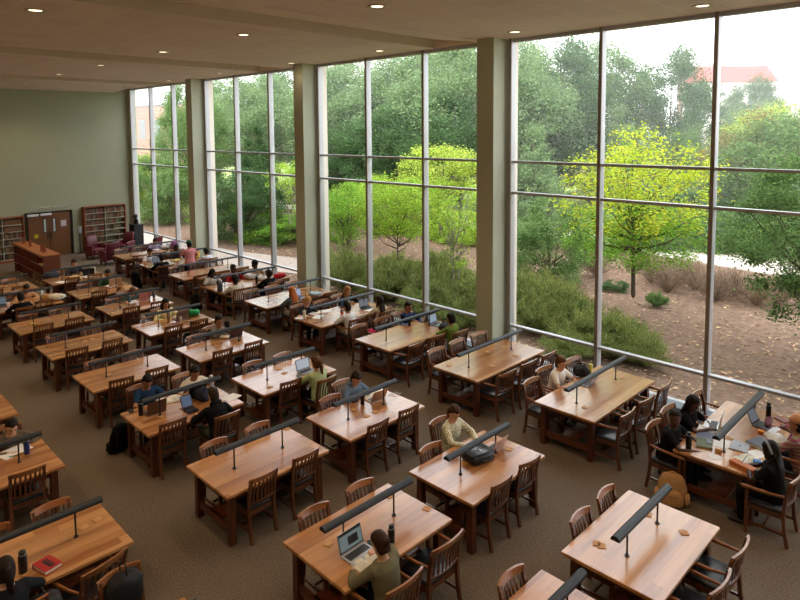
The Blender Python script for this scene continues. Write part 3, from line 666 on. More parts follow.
def plaid(name, base):
    if name in MATS: return MATS[name]
    m = bpy.data.materials.new(name); m.use_nodes = True; N = m.node_tree.nodes; L = m.node_tree.links; b = N['Principled BSDF']; b.inputs['Roughness'].default_value = .85
    tc = N.new('ShaderNodeTexCoord'); ck = N.new('ShaderNodeTexChecker'); ck.inputs['Scale'].default_value = 32; L.new(tc.outputs['Object'], ck.inputs[0])
    ck.inputs['Color1'].default_value = (*base, 1); ck.inputs['Color2'].default_value = (*[c*.5 for c in base], 1)
    L.new(ck.outputs[0], b.inputs['Base Color']); MATS[name] = m; return m
def stripe(name):
    if name in MATS: return MATS[name]
    m = bpy.data.materials.new(name); m.use_nodes = True; N = m.node_tree.nodes; L = m.node_tree.links; b = N['Principled BSDF']; b.inputs['Roughness'].default_value = .9
    tc = N.new('ShaderNodeTexCoord'); wv = N.new('ShaderNodeTexWave'); wv.bands_direction = 'Z'; wv.inputs['Scale'].default_value = 5; wv.inputs['Distortion'].default_value = .5; L.new(tc.outputs['Object'], wv.inputs[0])
    r = N.new('ShaderNodeValToRGB'); r.color_ramp.interpolation = 'CONSTANT'; cs = [(0,(150,60,90)),(.25,(70,45,70)),(.45,(200,170,175)),(.6,(120,50,70)),(.8,(150,140,90))]
    r.color_ramp.elements[0].color = (*srgb(*cs[0][1]),1); r.color_ramp.elements[1].position = cs[1][0]; r.color_ramp.elements[1].color = (*srgb(*cs[1][1]),1)
    for p, c in cs[2:]: e = r.color_ramp.elements.new(p); e.color = (*srgb(*c),1)
    L.new(wv.outputs['Fac'], r.inputs[0]); L.new(r.outputs[0], b.inputs['Base Color']); MATS[name] = m; return m
BLK = srgb(20,20,23)
def seat(nm, side, y, dist=.26):
    """hip position of someone sitting at world y; dist = hip to table edge"""
    k = int(nm[1]); slots = [ROW[nm[0]][0]+s for s in SLOT[nm[0]]]
    i = min(range(len(slots)), key=lambda q: abs(slots[q]-y)); OCC[(nm, side, i)] = 1
    OV[(nm, side, i)] = (dist-.05, y-slots[i], 0, (OV.get((nm, side, i)) or (0,)*4)[3])
    return ((tx(k)-dist if side < 0 else tx(k)+W+dist), y), rad(-90 if side < 0 else 90)
def sit(nm, side, y, label, shirt, hair, hcol, dist=.26, turn=0, **kw):
    dist = max(dist, .15+.24*math.tan(rad(kw.get('lean', 14))))
    loc, rz = seat(nm, side, y, dist); return person(label, loc, rz+rad(turn), shirt, hair, hcol, **kw)
DK = (.012,.008,.006); BR = srgb(70,44,28); GI = srgb(176,96,44)
# first window table
sit('A0', -1, 9.52, 'person in black tee with tied-up dark hair, turned to the camera, black bottle in front', BLK, 'bun', DK, .20, skin='d', lean=12, head=5, hyaw=-70, sleeve='short', vox=.009, pants=BLK, hands=((-.2,.42,.79),(.10,.50,.79)))
sit('A0', -1, 10.28, 'person in black tee with long dark hair writing beside the nearest tall mullion', BLK, 'long', DK, .26, skin='d', lean=16, head=22, hyaw=-15, sleeve='short', vox=.009, pants=BLK, hands=((-.10,.45,.80),(.08,.47,.84)))
sit('A0', 1, 9.42, 'person in black tee with grey headband looking at a dark phone', BLK, 'long', DK, .14, skin='dd', lean=6, head=18, hyaw=35, sleeve='short', vox=.009, pants=BLK, hands=((-.05,.34,.84),(.06,.36,.84)), extras=('headband','phone'))
sit('A0', 1, 10.55, 'person in purple striped sweater with raised hand, at the right edge of the picture', srgb(150,60,90), 'bun', DK, .22, skin='m', lean=6, head=0, hyaw=10, vox=.009, shirt_noise='stripe', hands=((-.22,.46,.79),(.10,.34,1.05)), extras=('beanie',))
sit('A1', -1, 10.35, 'person in white tee with brown hair bun typing by a yellow drink', srgb(248,240,234), 'bun', srgb(96,58,32), .28, skin='l', lean=14, head=18, sleeve='short', vox=.009, hands=((-.12,.46,.79),(.12,.46,.79)), pit=.05)
sit('A3', -1, 11.1, 'person in navy jacket and glasses, chin on hand, at the window table', srgb(38,54,96), 'short', DK, .22, skin='m', lean=14, head=8, hyaw=-10, vox=.011, hands=((-.10,.44,.79),(.03,.26,1.05)), extras=('glasses',))
sit('A3', 1, 11.05, 'person in green sweater with dark curly hair at an open laptop, back to camera', srgb(112,132,60), 'curly', DK, .30, skin='m', lean=8, head=10, vox=.011, pants=srgb(150,170,200), hands=((-.12,.44,.79),(.12,.44,.79)))
sit('A4', -1, 9.72, 'person in dark grey tee with blond topknot bent over papers', srgb(44,46,50), 'bun', srgb(190,140,84), .16, skin='l', lean=18, head=35, sleeve='short', vox=.011, hands=((-.12,.38,.79),(.14,.42,.79)), pit=.06)
sit('A4', -1, 11.1, 'person in black top with light brown hair facing the orange-mug table', BLK, 'long', srgb(160,116,74), .16, skin='l', lean=18, head=20, vox=.012)
sit('A4', 1, 10.05, 'person in white shirt with dark hair, back to camera, beside the orange mug', srgb(232,230,232), 'short', DK, .22, skin='m', lean=18, head=20, vox=.011, pants=srgb(190,170,150), hands=((-.16,.44,.79),(.16,.44,.79)))
sit('A4', 1, 10.95, 'person in cream cardigan with very long dark hair, back to camera', srgb(214,196,170), 'long', srgb(44,30,24), .32, skin='l', lean=4, head=6, vox=.011, pants=srgb(190,180,165))
sit('A5', 1, 9.98, 'person in grey shirt with ginger hair at the lavender laptop', srgb(96,98,104), 'long', GI, .32, skin='l', lean=14, head=22, vox=.012, pants=srgb(180,170,160))
sit('A6', -1, 9.62, 'person with long dark locs in black and white checked shirt, leaning on the table', srgb(215,210,208), 'braids', DK, .24, skin='dd', lean=16, head=24, sleeve='short', shirt_noise='plaid', vox=.012)
sit('A6', -1, 10.38, 'person in red and black top facing the camera across the five-student table', srgb(150,30,34), 'short', DK, .20, skin='dd', lean=10, head=10, vox=.012)
sit('A6', -1, 11.2, 'person in tan top wearing a dark cap at the window end of the five-student table', srgb(160,138,112), 'afro', DK, .12, skin='dd', lean=10, head=14, vox=.012)
sit('A6', 1, 9.62, 'person in pale shirt with a large black afro, back to camera', srgb(222,208,196), 'afro', DK, .30, skin='dd', lean=12, head=12, vox=.012)
sit('A6', 1, 10.75, 'person in black with dark tied hair, back to camera, beside the black bottle', BLK, 'bun', DK, .32, skin='d', lean=6, head=8, vox=.012)
sit('A8', -1, 9.75, 'person in white tee with curly black hair at the far table, facing camera', srgb(226,222,228), 'curly', DK, .30, skin='m', lean=12, head=25, sleeve='short', vox=.013)
sit('A8', 1, 9.55, 'person in black hoodie at the far table, back to camera, navy laptop in front', BLK, 'short', DK, .26, skin='m', lean=14, head=20, vox=.013)
sit('A8', -1, 10.75, 'person in dark top and glasses across from the green-cap person', srgb(50,46,50), 'short', DK, .14, skin='d', lean=10, head=10, vox=.013, extras=('glasses',))
OV[('A8', 1, 1)] = None; person('person in pink shirt and green cap standing, back to camera', (-20.95, 10.35), rad(86), srgb(218,142,150), 'short', DK, stand=True, skin='m', lean=3, head=8, vox=.013, size=.99, hands=((-.2,.30,1.02),(.2,.30,1.02)), extras=('cap',), sleeve='short', pants=srgb(28,34,52))
sit('A8', 1, 11.25, 'person in white shirt with dark curly hair at the window end of the far table', srgb(222,222,230), 'curly', DK, .28, skin='m', lean=14, head=22, vox=.013)
sit('A9', -1, 10.95, 'person in lavender-grey shirt reading at the last window table', srgb(176,168,196), 'short', DK, .20, skin='m', lean=20, head=30, vox=.013)
sit('B1', -1, 7.3, 'person in pale checked button shirt typing beside the black briefcase', srgb(232,226,196), 'short', BR, .30, skin='l', lean=6, head=30, hyaw=-8, shirt_noise='plaid', vox=.009, pants=srgb(30,32,36), hands=((-.12,.46,.79),(.12,.46,.79)))
sit('B2', -1, 7.2, 'person in grey-blue hoodie with dark brown hair looking down at a laptop', srgb(104,124,150), 'short', srgb(40,28,20), .22, skin='l', lean=20, head=38, vox=.010, hands=((-.12,.42,.79),(.12,.42,.79)), extras=('hood',))
sit('B3', 1, 7.12, 'person in pale green tee with brown ponytail at an open laptop, back to camera', srgb(186,200,150), 'ponytail', srgb(92,58,38), .28, skin='l', lean=10, head=18, vox=.009, sleeve='mid', pants=BLK, hands=((-.14,.46,.79),(.14,.46,.79)))
sit('B4', -1, 7.2, 'person in grey top with dark hair holding a round black fan at a laptop', srgb(120,116,108), 'bun', DK, .22, skin='m', lean=12, head=18, vox=.011, hands=((-.12,.40,.79),(.04,.26,1.0)))
sit('B5', -1, 7.0, 'person in cream cardigan with black hair behind a grey laptop', srgb(232,220,164), 'long', DK, .05, skin='m', lean=12, head=18, vox=.012, hands=((-.12,.36,.79),(.14,.36,.79)))
sit('B6', -1, 7.08, 'person in teal top bent low over the table behind the pink laptop', srgb(74,92,88), 'long', srgb(104,70,44), .1, skin='l', lean=38, head=45, vox=.012, hands=((-.18,.38,.79),(.18,.38,.79)))
sit('B7', -1, 7.3, 'person in dark green shirt with short dark hair at the two-boxes table', srgb(54,76,64), 'short', DK, .18, skin='m', lean=16, head=30, vox=.012)
sit('B8', -1, 7.1, 'person in dark grey shirt with brown curly hair behind the black laptop', srgb(62,60,68), 'curly', srgb(60,36,24), .10, skin='l', lean=10, head=14, vox=.012)
sit('C1', 1, 4.36, 'person in olive long-sleeve shirt with low brown bun reading, back to camera', srgb(112,106,84), 'bun', srgb(56,34,22), .22, skin='l', lean=12, head=32, vox=.008, pants=BLK, hands=((-.16,.44,.79),(.10,.30,.98)), pit=-.04)
sit('C3', -1, 4.5, 'person in navy blue tee with black hair looking down at a brown laptop', srgb(34,58,92), 'short', DK, .34, skin='m', lean=14, head=38, sleeve='short', vox=.009, hands=((-.16,.46,.79),(.12,.48,.79)))
sit('C3', -1, 5.32, 'person in white tee with black hair behind a dark laptop', srgb(226,216,200), 'short', DK, .10, skin='m', lean=24, head=30, sleeve='short', vox=.010, hands=((-.20,.38,.79),(.16,.40,.79)))
sit('C3', 1, 5.02, 'person in black hoodie with short brown hair using a tablet, back to camera', BLK, 'short', srgb(48,34,24), .28, skin='l', lean=18, head=22, vox=.009, pants=srgb(90,92,80), hands=((-.22,.44,.79),(.16,.42,.79)), extras=('hood',))
sit('C7', -1, 5.0, 'person in tan top with black hair slumped at the pink-cup table', srgb(196,150,110), 'short', DK, .02, skin='m', lean=30, head=35, vox=.012)
sit('C7', 1, 4.55, 'dark-haired person in black holding up a bright phone, back to camera', BLK, 'curly', DK, .22, skin='m', lean=12, head=20, vox=.012, extras=('phone',))
sit('D3', -1, 2.34, 'person in brown fleece with dark hair writing at the left edge', srgb(100,88,74), 'short', DK, .10, skin='l', lean=24, head=30, vox=.010, hands=((-.2,.36,.79),(.10,.44,.79)))
sit('D2', 1, 1.42, 'person with dark brown ponytail and black top in the lower left corner', srgb(34,36,42), 'ponytail', srgb(34,22,16), .16, skin='l', lean=10, head=24, vox=.009, hands=((-.16,.38,.79),(.18,.40,.79)))
# chairs everywhere the photograph shows them
OV[('D1', -1, 1)] = (.36, .08, 6, None); OV[('C3', 1, 0)] = (None, -.12, 0, None); OV[('D2', 1, 1)] = (None, -.04, 12, None)
for nm in TD:
    ns = len(SLOT[nm[0]])
    for side in (-1, 1):
        for s in range(ns):
            if nm in ('C0',) and side > 0: continue
            if nm[0] == 'D' and s == 0 and nm != 'D2': continue
            if nm == 'D4' or (nm == 'D1' and (side > 0 or s == 0)): continue
            chair(nm, side, s)

# ------------------------------------------------------------------ things on the tables and the floor
HT = H + .001
m_silver = mat('laptop_silver', srgb(176,178,184), .35, metal=.6); m_keys = mat('laptop_keys', (.02,.02,.022), .5)
m_paper = mat('white_paper', srgb(236,234,232), .8); m_page = mat('page_cream', srgb(232,222,200), .8)
def M_(c, rough=.6, metal=0): return mat('m_%02x%02x%02x_%d_%d' % (*[int(k) for k in c], rough*10, metal*10), srgb(*c), rough, metal=metal)
def laptop(p, user, label, col=(176,178,184), scr=None, tilt=22, turn=0, w=.33, key=None):
    rz = rad(-90 if user < 0 else 90) + rad(turn); t = thing('laptop', label, 'laptop', (p[0], p[1], HT), rz)
    mb_ = M_(col, .35, .5)
    MB().rbox((0,0,.008), (w,.23,.016), .012).build('base', mb_, t)
    MB().box((0,.025,.0165), (w-.05,.105,.002)).build('keyboard', m_keys, t); MB().box((0,-.07,.0165), (.10,.06,.001)).build('touchpad', mb_, t)
    a = rad(tilt); M = Matrix.Translation((0,.113,.018)) @ Matrix.Rotation(-a, 4, 'X')
    lid = MB().rbox((0,0,0), (w,.006*1.2,.215), .003).xf(M @ Matrix.Translation((0,0,.108))).build('lid', mb_, t)
    MB().box((0,-.0045,.11), (w-.008,.001,.205)).xf(M).build('bezel', m_black, lid)
    c, s = scr or ((.45,.5,.6), .5)
    MB().box((0,-.0055,.112), (w-.03,.001,.18)).xf(M).build('display', mat('display_%d_%d' % (int(c[0]*99)+int(c[2]*9), int(s*10)), (.02,.02,.02), .2, emit=(c, s*.32)), lid)
    MB().ball((0,.0045,.11), .014,.001,.017, 10, 6).xf(M).build('lid_emblem', mat('emblem', srgb(60,60,64), .3), lid)
    return t
def slab(p, d, col, label, cat, name, turn=0, z=HT, page=None, group=None, rough=.6, emblem=None):
    t = thing(name, label, cat, (p[0], p[1], z), rad(turn), group)
    if page:
        MB().box((0,0,d[2]/2), (d[0]-.012,d[1]-.012,d[2]-.006)).build('pages', m_page, t)
        MB().box((0,0,.003), (d[0],d[1],.005)).box((0,0,d[2]-.002), (d[0],d[1],.005)).box((-d[0]/2+.002,0,d[2]/2), (.005,d[1],d[2])).build('cover', M_(col, rough), t)
    else: MB().rbox((0,0,d[2]/2), d, min(.008, d[0]*.2)).build('body', M_(col, rough), t)
    return t
def sheet(p, d, label, turn=0, col=(236,234,232), name='paper_sheet', group=None, z=HT):
    mb = MB(); mb.box((0,0,.0012), (d[0],d[1],.0024)); o = mb.build(name, M_(col, .8)); o.location = (p[0], p[1], z); o.rotation_euler = (0,0,rad(turn)); return tag(o, label, 'paper', group)
def openbook(p, label, turn=0, w=.30, d=.21, col=(240,236,224)):
    t = thing('open_book', label, 'book', (p[0], p[1], HT), rad(turn)); V = []; n = 8
    for s in (-1, 1):
        q = [(s*w/2*i/n, .018*math.sin(PI*min(1, .15+.85*i/n))+.004 if i else .006) for i in range(n+1)]; mb = MB()
        for x, z in q: mb.v += [(x,-d/2,z),(x,d/2,z),(x,-d/2,0),(x,d/2,0)]
        for i in range(n): a = 4*i; mb.f += [(a,a+4,a+5,a+1),(a+2,a+3,a+7,a+6),(a,a+2,a+6,a+4),(a+1,a+5,a+7,a+3)]
        mb.f += [(4*n,4*n+2,4*n+3,4*n+1)]; mb.build('page_block', M_(col, .8), t, True)
    MB().box((0,0,.001), (w+.012,d+.012,.002)).build('cover', M_((120,100,80)), t)
    for i in range(9): MB
    ln = MB()
    for s in (-1, 1):
        for i in range(9): ln.box((s*w*.25, -d/2+.03+i*.018, .0235), (w*.34,.004,.0006))
    ln.build('print_lines', M_((176,172,164)), t); return t
def coaster(p, turn, label): 
    o = MB().box((0,0,.004), (.095,.095,.006)).box((0,0,.0075), (.07,.07,.001)).build('coaster', wood('coaster_wood', srgb(206,156,96), srgb(184,130,74), rough=.6, axis='Y')); o.location = (p[0], p[1], HT); o.rotation_euler = (0,0,rad(turn)); return tag(o, label, 'coaster', 'small tan cards and coasters on the tables')
def tumbler(p, label, h=.22, r=.036, col=(18,18,20), lid=(30,30,32), name='tumbler', metal=0):
    t = thing(name, label, 'bottle', (p[0], p[1], HT))
    MB().lathe((0,0,0), [(r*.86,0),(r*.95,.01),(r,h*.4),(r,h*.78),(r*.8,h*.84)], 18).build('body', M_(col, .3, metal), t, True)
    MB().lathe((0,0,h*.84), [(r*.78,0),(r*.78,h*.13),(r*.6,h*.16)], 18).build('cap', M_(lid, .4), t, True)
    MB().lathe((0,0,h*.825), [(r*.86,0),(r*.86,.008)], 18).build('steel_ring', m_silver, t); return t
def cup(p, label, h=.14, r=.04, col=(230,220,210), lid=(240,240,240), straw=False, handle=False):
    t = thing('cup', label, 'cup', (p[0], p[1], HT))
    MB().lathe((0,0,0), [(r*.7,0),(r*.75,.005),(r,h)], 18).build('body', M_(col, .5), t, True); MB().lathe((0,0,h), [(r*1.05,0),(r*1.05,.008),(r*.9,.016)], 18).build('lid', M_(lid, .4), t, True)
    if straw: MB().tube([(0,0,h),(.01,0,h+.09)], .004, 6).build('straw', m_paper, t)
    if handle: MB().tube([(r*.85,0,h*.25),(r*1.6,0,h*.35),(r*1.6,0,h*.75),(r*.9,0,h*.85)], .006, 8).build('handle', M_(col, .5), t, True)
    return t
def lump(p, d, col, label, cat, name, turn=0, z=HT, seed=1, rough=.7, amp=.12, strap=None, M=None):
    """a soft bag: a rounded body with folds, lying on something"""
    t = thing(name, label, cat, (p[0], p[1], z), rad(turn)); mb = MB(); rr = random.Random(seed); ph = [rr.uniform(0, 6) for _ in range(6)]
    n, m = 26, 14; V = []
    for j in range(m+1):
        v = -PI/2 + PI*(.01+.98*j/m)
        for i in range(n):
            u = 2*PI*i/n; f = lambda q: math.copysign(abs(q)**.7, q)
            k = 1 + amp*(math.sin(3*u+ph[0])*math.cos(2*v+ph[1]) + .6*math.sin(7*u+4*v+ph[2]) + .4*math.sin(11*v+2*u+ph[3]))
            V.append((d[0]/2*f(math.cos(u))*f(math.cos(v))*k, d[1]/2*f(math.sin(u))*f(math.cos(v))*k, d[2]/2*(1+f(math.sin(v))*(k if v > 0 else 1))))
    F = [(j*n+i, j*n+(i+1)%n, (j+1)*n+(i+1)%n, (j+1)*n+i) for j in range(m) for i in range(n)] + [tuple(reversed(range(n))), tuple(range(m*n, (m+1)*n))]
    mb.add(V, F).build('body', M_(col, rough), t, True)
    if strap: MB().tube([(-d[0]*.3,0,d[2]*.9),(-d[0]*.2,0,d[2]*1.25),(d[0]*.2,0,d[2]*1.28),(d[0]*.3,0,d[2]*.9)], .009, 8).build('strap', M_(strap, .6), t, True)
    return t
def backpack(p, col, label, turn=0, h=.46, z=.001, accent=None, seed=3, tilt=8, wd=1.0):
    t = thing('backpack', label, 'backpack', (p[0], p[1], z), rad(turn)); A = rad(tilt)
    def body(w, d, h_, y, z0, sd):
        rr = random.Random(sd); mb = MB(); rings = []
        for q, s in ((0,.78),(.03,.95),(.15,1.04),(.4,1.0),(.6,1.03),(.8,.9),(.93,.76),(1.0,.42)):
            rings.append((Vector((0,y-math.sin(A)*q*h_,z0+q*h_)), Vector((wd*w/2*s*rr.uniform(.96,1.05),0,0)), Vector((0,d/2*s*rr.uniform(.94,1.06),0))))
        return mb.loft(rings, 20)
    bm_ = mat('pack_%d_%d_%d' % tuple(int(c) for c in col), srgb(*col), .85, spec=.15, noise=(16,.3), bump=.5)
    body(.32,.20,h,0,0,seed).build('body', bm_, t, True)
    body(.25,.10,h*.48,.10,.03,seed+1).build('front_pocket', M_(accent, .8) if accent else bm_, t, True)
    for s in (-1, 1): MB().loft([((s*.16*wd,0,.03),(.03,0,0),(0,.06,0)),((s*.175*wd,0,.08),(.04,0,0),(0,.075,0)),((s*.17*wd,0,.19),(.035,0,0),(0,.07,0))], 12).build('side_pocket', bm_, t, True)
    MB().tube([(-.04,-.03,h*.97),(-.03,-.05,h*1.07),(.03,-.05,h*1.07),(.04,-.03,h*.97)], .009, 8).build('top_loop', M_(col, .7), t, True)
    for s in (-1, 1): MB().tube([(s*.08,-.11,h*.85),(s*.11,-.17,h*.6),(s*.11,-.14,h*.25),(s*.12,-.09,h*.06)], .016, 8, flat=.5).build('shoulder_strap', M_([c*.8 for c in col], .8), t, True)
    zp = MB().tube([(-.10,.152,h*.42),(0,.158,h*.45),(.10,.152,h*.42)], .004, 6); zp.build('zipper', M_([c*.5 for c in col], .5), t); return t

# first window table
laptop((-3.357, 10.464), -1, 'small silver laptop with dark keyboard before the person writing by the mullion', (200,200,205), tilt=10, turn=10)
sheet((-3.365, 10.220), (.24,.32), 'white sheet beside the small silver laptop on the crowded table', 12)
slab((-3.296, 9.977), (.24,.33,.018), (84,92,116), 'closed slate-blue notebook in front of the turned person in black', 'notebook', 'notebook', 14)
slab((-3.218, 9.727), (.22,.29,.028), (92,100,66), 'olive green hardcover book under a phone', 'book', 'hardcover_book', 18, page=True)
slab((-3.191, 9.794), (.075,.15,.009), (52,64,80), 'dark phone lying on the olive green book', 'phone', 'phone', 30, z=HT+.029, rough=.2)
sheet((-3.037, 9.936), (.21,.30), 'white sheet under the near lamp post of the crowded table', 8)
coaster((-3.021, 10.203), 25, 'tan card between the lamp post and the person with long hair')
slab((-2.987, 9.631), (.10,.04,.05), (206,160,104), 'small tan folded card tent standing on the crowded table', 'card', 'tent_card', 18)
o = MB().cyl((0,0,0), .085, .002, 24).build('round_paper', m_paper); o.location = (*(-2.974, 9.444), HT); tag(o, 'round white paper at the near edge of the crowded table', 'paper')
t = slab((-2.810, 10.017), (.24,.33,.018), (176,180,194), 'closed silver laptop in the middle of the crowded table', 'laptop', 'closed_laptop', 6, rough=.35); MB().ball((0,0,.0185), .017,.02,.001, 10, 6).build('lid_emblem', M_((60,60,66)), t)
slab((-2.586, 10.288), (.29,.33,.05), (92,98,114), 'thick slate grey binder beside the closed silver laptop', 'binder', 'binder', -20, page=True)
tumbler((-2.775, 11.346), 'black tall tumbler at the window end of the crowded table', .27, .04)
lump((-2.722, 11.151), (.40,.10,.07), (104,40,58), 'dark red patterned pencil pouch beside the black tall tumbler', 'pouch', 'pencil_pouch', 100, seed=5, amp=.05)
laptop((-2.760, 10.994), 1, 'dark laptop seen edge-on facing the striped sweater', (90,80,92), tilt=25, turn=-8, w=.27)
sheet((-2.644, 10.988), (.21,.30), 'printed white page with dark columns near the striped sleeve', -12, (215,216,222))
slab((-2.597, 11.429), (.13,.22,.02), (132,84,84), 'rose brown wallet behind the striped sweater elbow', 'wallet', 'wallet', 60)
openbook((-2.511, 10.684), 'open white notebook under the striped sleeve', -50, .34, .26, (238,232,222))
lump((-2.710, 10.702), (.09,.07,.05), (226,140,40), 'small orange fruit snack on the crowded table', 'snack', 'orange_snack', seed=9, amp=.06)
sheet((-2.537, 10.007), (.22,.32), 'white sheet of notes in front of the headband person', -30)
openbook((-2.622, 9.651), 'open textbook with pale pages at the near end of the crowded table', 70, .38, .25, (242,236,216))
slab((-2.479, 9.649), (.10,.09,.03), (48,110,180), 'small blue pack of sticky notes on the open textbook', 'sticky notes', 'sticky_notes', 20, z=HT+.024)
slab((-2.589, 9.401), (.12,.34,.06), (196,116,64), 'long orange-brown pencil box at the near edge of the crowded table', 'box', 'pencil_box', 74)
lump((-2.464, 9.367), (.20,.075,.06), (24,26,34), 'black glasses case at the near corner of the crowded table', 'case', 'glasses_case', 10, seed=6, amp=.02, rough=.4)
tumbler((-3.331, 9.396), 'black water bottle at the near left corner of the crowded table', .27, .042, lid=(40,40,44))
backpack((-3.44, 9.10), (190,146,102), 'tan backpack on the floor beside the crowded four-student table', 200, .44, seed=8, wd=1.2)
# other window tables
laptop((-5.641, 10.587), -1, 'open silver laptop in front of the person in white tee', (150,150,158), ((.7,.75,.8), .6), tilt=24, turn=4)
cup((-5.783, 11.025), 'yellow-green drink cup behind the laptop of the person in white tee', .2, .038, (206,200,70), (220,214,90), True)
lump((-5.893, 10.852), (.30,.22,.20), (16,16,20), 'black shoulder bag on the table edge beside the yellow drink', 'bag', 'shoulder_bag', 30, seed=4, strap=(12,12,14))
coaster((-5.268, 11.313), 10, 'tan card by the far lamp post of the white tee table'); coaster((-5.145, 9.634), 20, 'tan card at the near end of the white tee table')
coaster((-7.997, 10.659), 8, 'pale card at the centre of the bare table by the pillar'); coaster((-7.441, 10.898), 30, 'tan card at the window end of the bare pillar table')
coaster((-8.080, 9.495), 12, 'tan card at the near left corner of the bare pillar table'); coaster((-7.448, 10.079), 5, 'tan card in the near middle of the bare pillar table')
laptop((-10.514, 11.405), -1, 'open dark brown laptop before the navy-jacket man', (92,66,54), tilt=20)
laptop((-10.077, 11.367), 1, 'open grey laptop with pale screen before the green sweater', (150,150,156), ((.45,.6,.75), 1.0), tilt=14, turn=6)
slab((-10.670, 10.825), (.18,.10,.012), (90,130,190), 'light blue case near the elbow of the navy-jacket man', 'case', 'phone_case', 20)
tumbler((-10.497, 10.824), 'black bottle under the lamp hood by the navy-jacket man', .2, .035)
lump((-11.12,10.15), (.26,.2,.2), (214,30,100), 'bright pink bag on the seat beside the navy-jacket man', 'bag', 'pink_bag', 30, z=.49, seed=12)
cup((-12.831, 9.378), 'tall cream cup before the blond topknot person', .2, .042, (222,206,184), (226,214,200), True)
for i, (q, a, la) in enumerate((((-13.078, 9.901), 10, 'white open notes near the blond topknot person'), ((-12.733, 9.734), 30, 'overlapping white sheets beneath the lamp hood of the mug table'), ((-12.998, 10.206), -20, 'white sheet past the lamp post of the mug table'), ((-13.015, 9.418), 40, 'white sheet left of the tall cream cup'), ((-12.458, 10.464), 15, 'white sheet beside the orange mug'), ((-12.230, 11.130), 5, 'white sheets in front of the very long hair'))):
    sheet(q, (.24,.34), la, a)
cup((-12.336, 10.208), 'orange mug on the window table', .11, .045, (206,86,28), (60,24,14), handle=True)
tumbler((-12.945, 10.716), 'blue water bottle on the orange-mug table', .24, .04, (46,96,150), (30,50,80)); tumbler((-12.887, 10.905), 'white bottle with yellow mark on the orange-mug table', .24, .038, (226,220,206), (226,190,60))
laptop((-12.415, 11.152), 1, 'open dark laptop before the very long hair', (54,56,62), ((.3,.35,.45), .5), tilt=12)
laptop((-14.602, 10.492), 1, 'open laptop with glowing lavender screen', (160,165,190), ((.62,.68,1.0), 1.1), tilt=12)
slab((-14.628, 10.319), (.08,.16,.01), (26,42,40), 'dark phone left of the lavender laptop', 'phone', 'phone', 60)
lump((-14.551, 11.029), (.36,.28,.08), (176,200,214), 'pale blue and white cloth past the ginger-haired person', 'cloth', 'folded_cloth', 20, seed=15)
t = thing('lunch_cooler', 'grey round lunch cooler at the near corner of the five-student table', 'cooler', (*(-17.000, 9.324), HT)); MB().lathe((0,0,0), [(.075,0),(.085,.02),(.088,.19),(.08,.21)], 20).build('body', M_((74,84,98), .5), t, True); MB().lathe((0,0,.21), [(.085,0),(.085,.03),(.05,.045)], 20).build('lid', M_((52,58,68), .5), t, True); MB().tube([(-.085,0,.2),(-.06,0,.29),(.06,0,.29),(.085,0,.2)], .007, 8).build('handle', m_black, t, True)
sheet((-17.682, 9.878), (.3,.36), 'white sheets before the checked shirt person', 10); sheet((-16.996, 9.692), (.26,.34), 'white page beside the grey lunch cooler', -15, (220,214,206))
lump((-17.756, 10.827), (.44,.30,.15), (214,212,222), 'white plastic bag in the middle of the five-student table', 'bag', 'plastic_bag', 20, seed=21, amp=.16); lump((-17.371, 10.997), (.34,.26,.12), (228,224,224), 'white plastic bag near the window end of the five-student table', 'bag', 'plastic_bag', 60, seed=22, amp=.16)
tumbler((-17.004, 10.605), 'black bottle on the five-student table', .26, .04)
lump((-17.095, 11.543), (.40,.26,.17), (196,16,36), 'bright red bag at the window end of the five-student table', 'bag', 'red_bag', 80, seed=23, amp=.05)
backpack((-18.2, 9.15), (30,22,24), 'red and black backpack on the floor by the five-student table', 20, .5, accent=(190,24,30), seed=24)
cup((-22.472, 9.390), 'small tan cup on the far table', .13, .04, (214,170,120)); sheet((-21.978, 9.433), (.30,.22), 'coloured leaflet at the near end of the far table', 10, (150,176,120), 'leaflet')
laptop((-22.292, 9.794), 1, 'navy-backed laptop by the black hoodie at the far table', (40,48,110), tilt=18)
sheet((-22.515, 10.570), (.40,.3), 'yellow paper food wrapper on the far table', 12, (232,206,120), 'food_wrapper'); tumbler((-22.646, 10.832), 'clear bottle with blue lid beside the green-cap person', .22, .045, (190,205,215), (30,120,190))
lump((-22.283, 11.299), (.2,.2,.3), (236,196,96), 'yellow paper bag beside the green-cap person', 'bag', 'yellow_bag', 0, seed=26, amp=.05)
sheet((-25.072, 10.975), (.34,.26), 'open white pages before the lavender-grey shirt', 20); lump((-24.914, 11.241), (.34,.24,.14), (222,224,232), 'white tote on the last window table', 'bag', 'tote_bag', 10, seed=27); lump((-24.897, 11.468), (.28,.22,.2), (214,218,228), 'white plastic bag at the window end of the last table', 'bag', 'plastic_bag', 40, seed=28)
lump((-24.5, 11.45), (.3,.25,.36), (156,104,160), 'lavender bag at the end of the last window table', 'bag', 'lavender_bag', 0, seed=29, amp=.04)
backpack((-22.286, 8.974), (14,14,18), 'large black backpack on the floor left of the far table', 30, .6, seed=31)
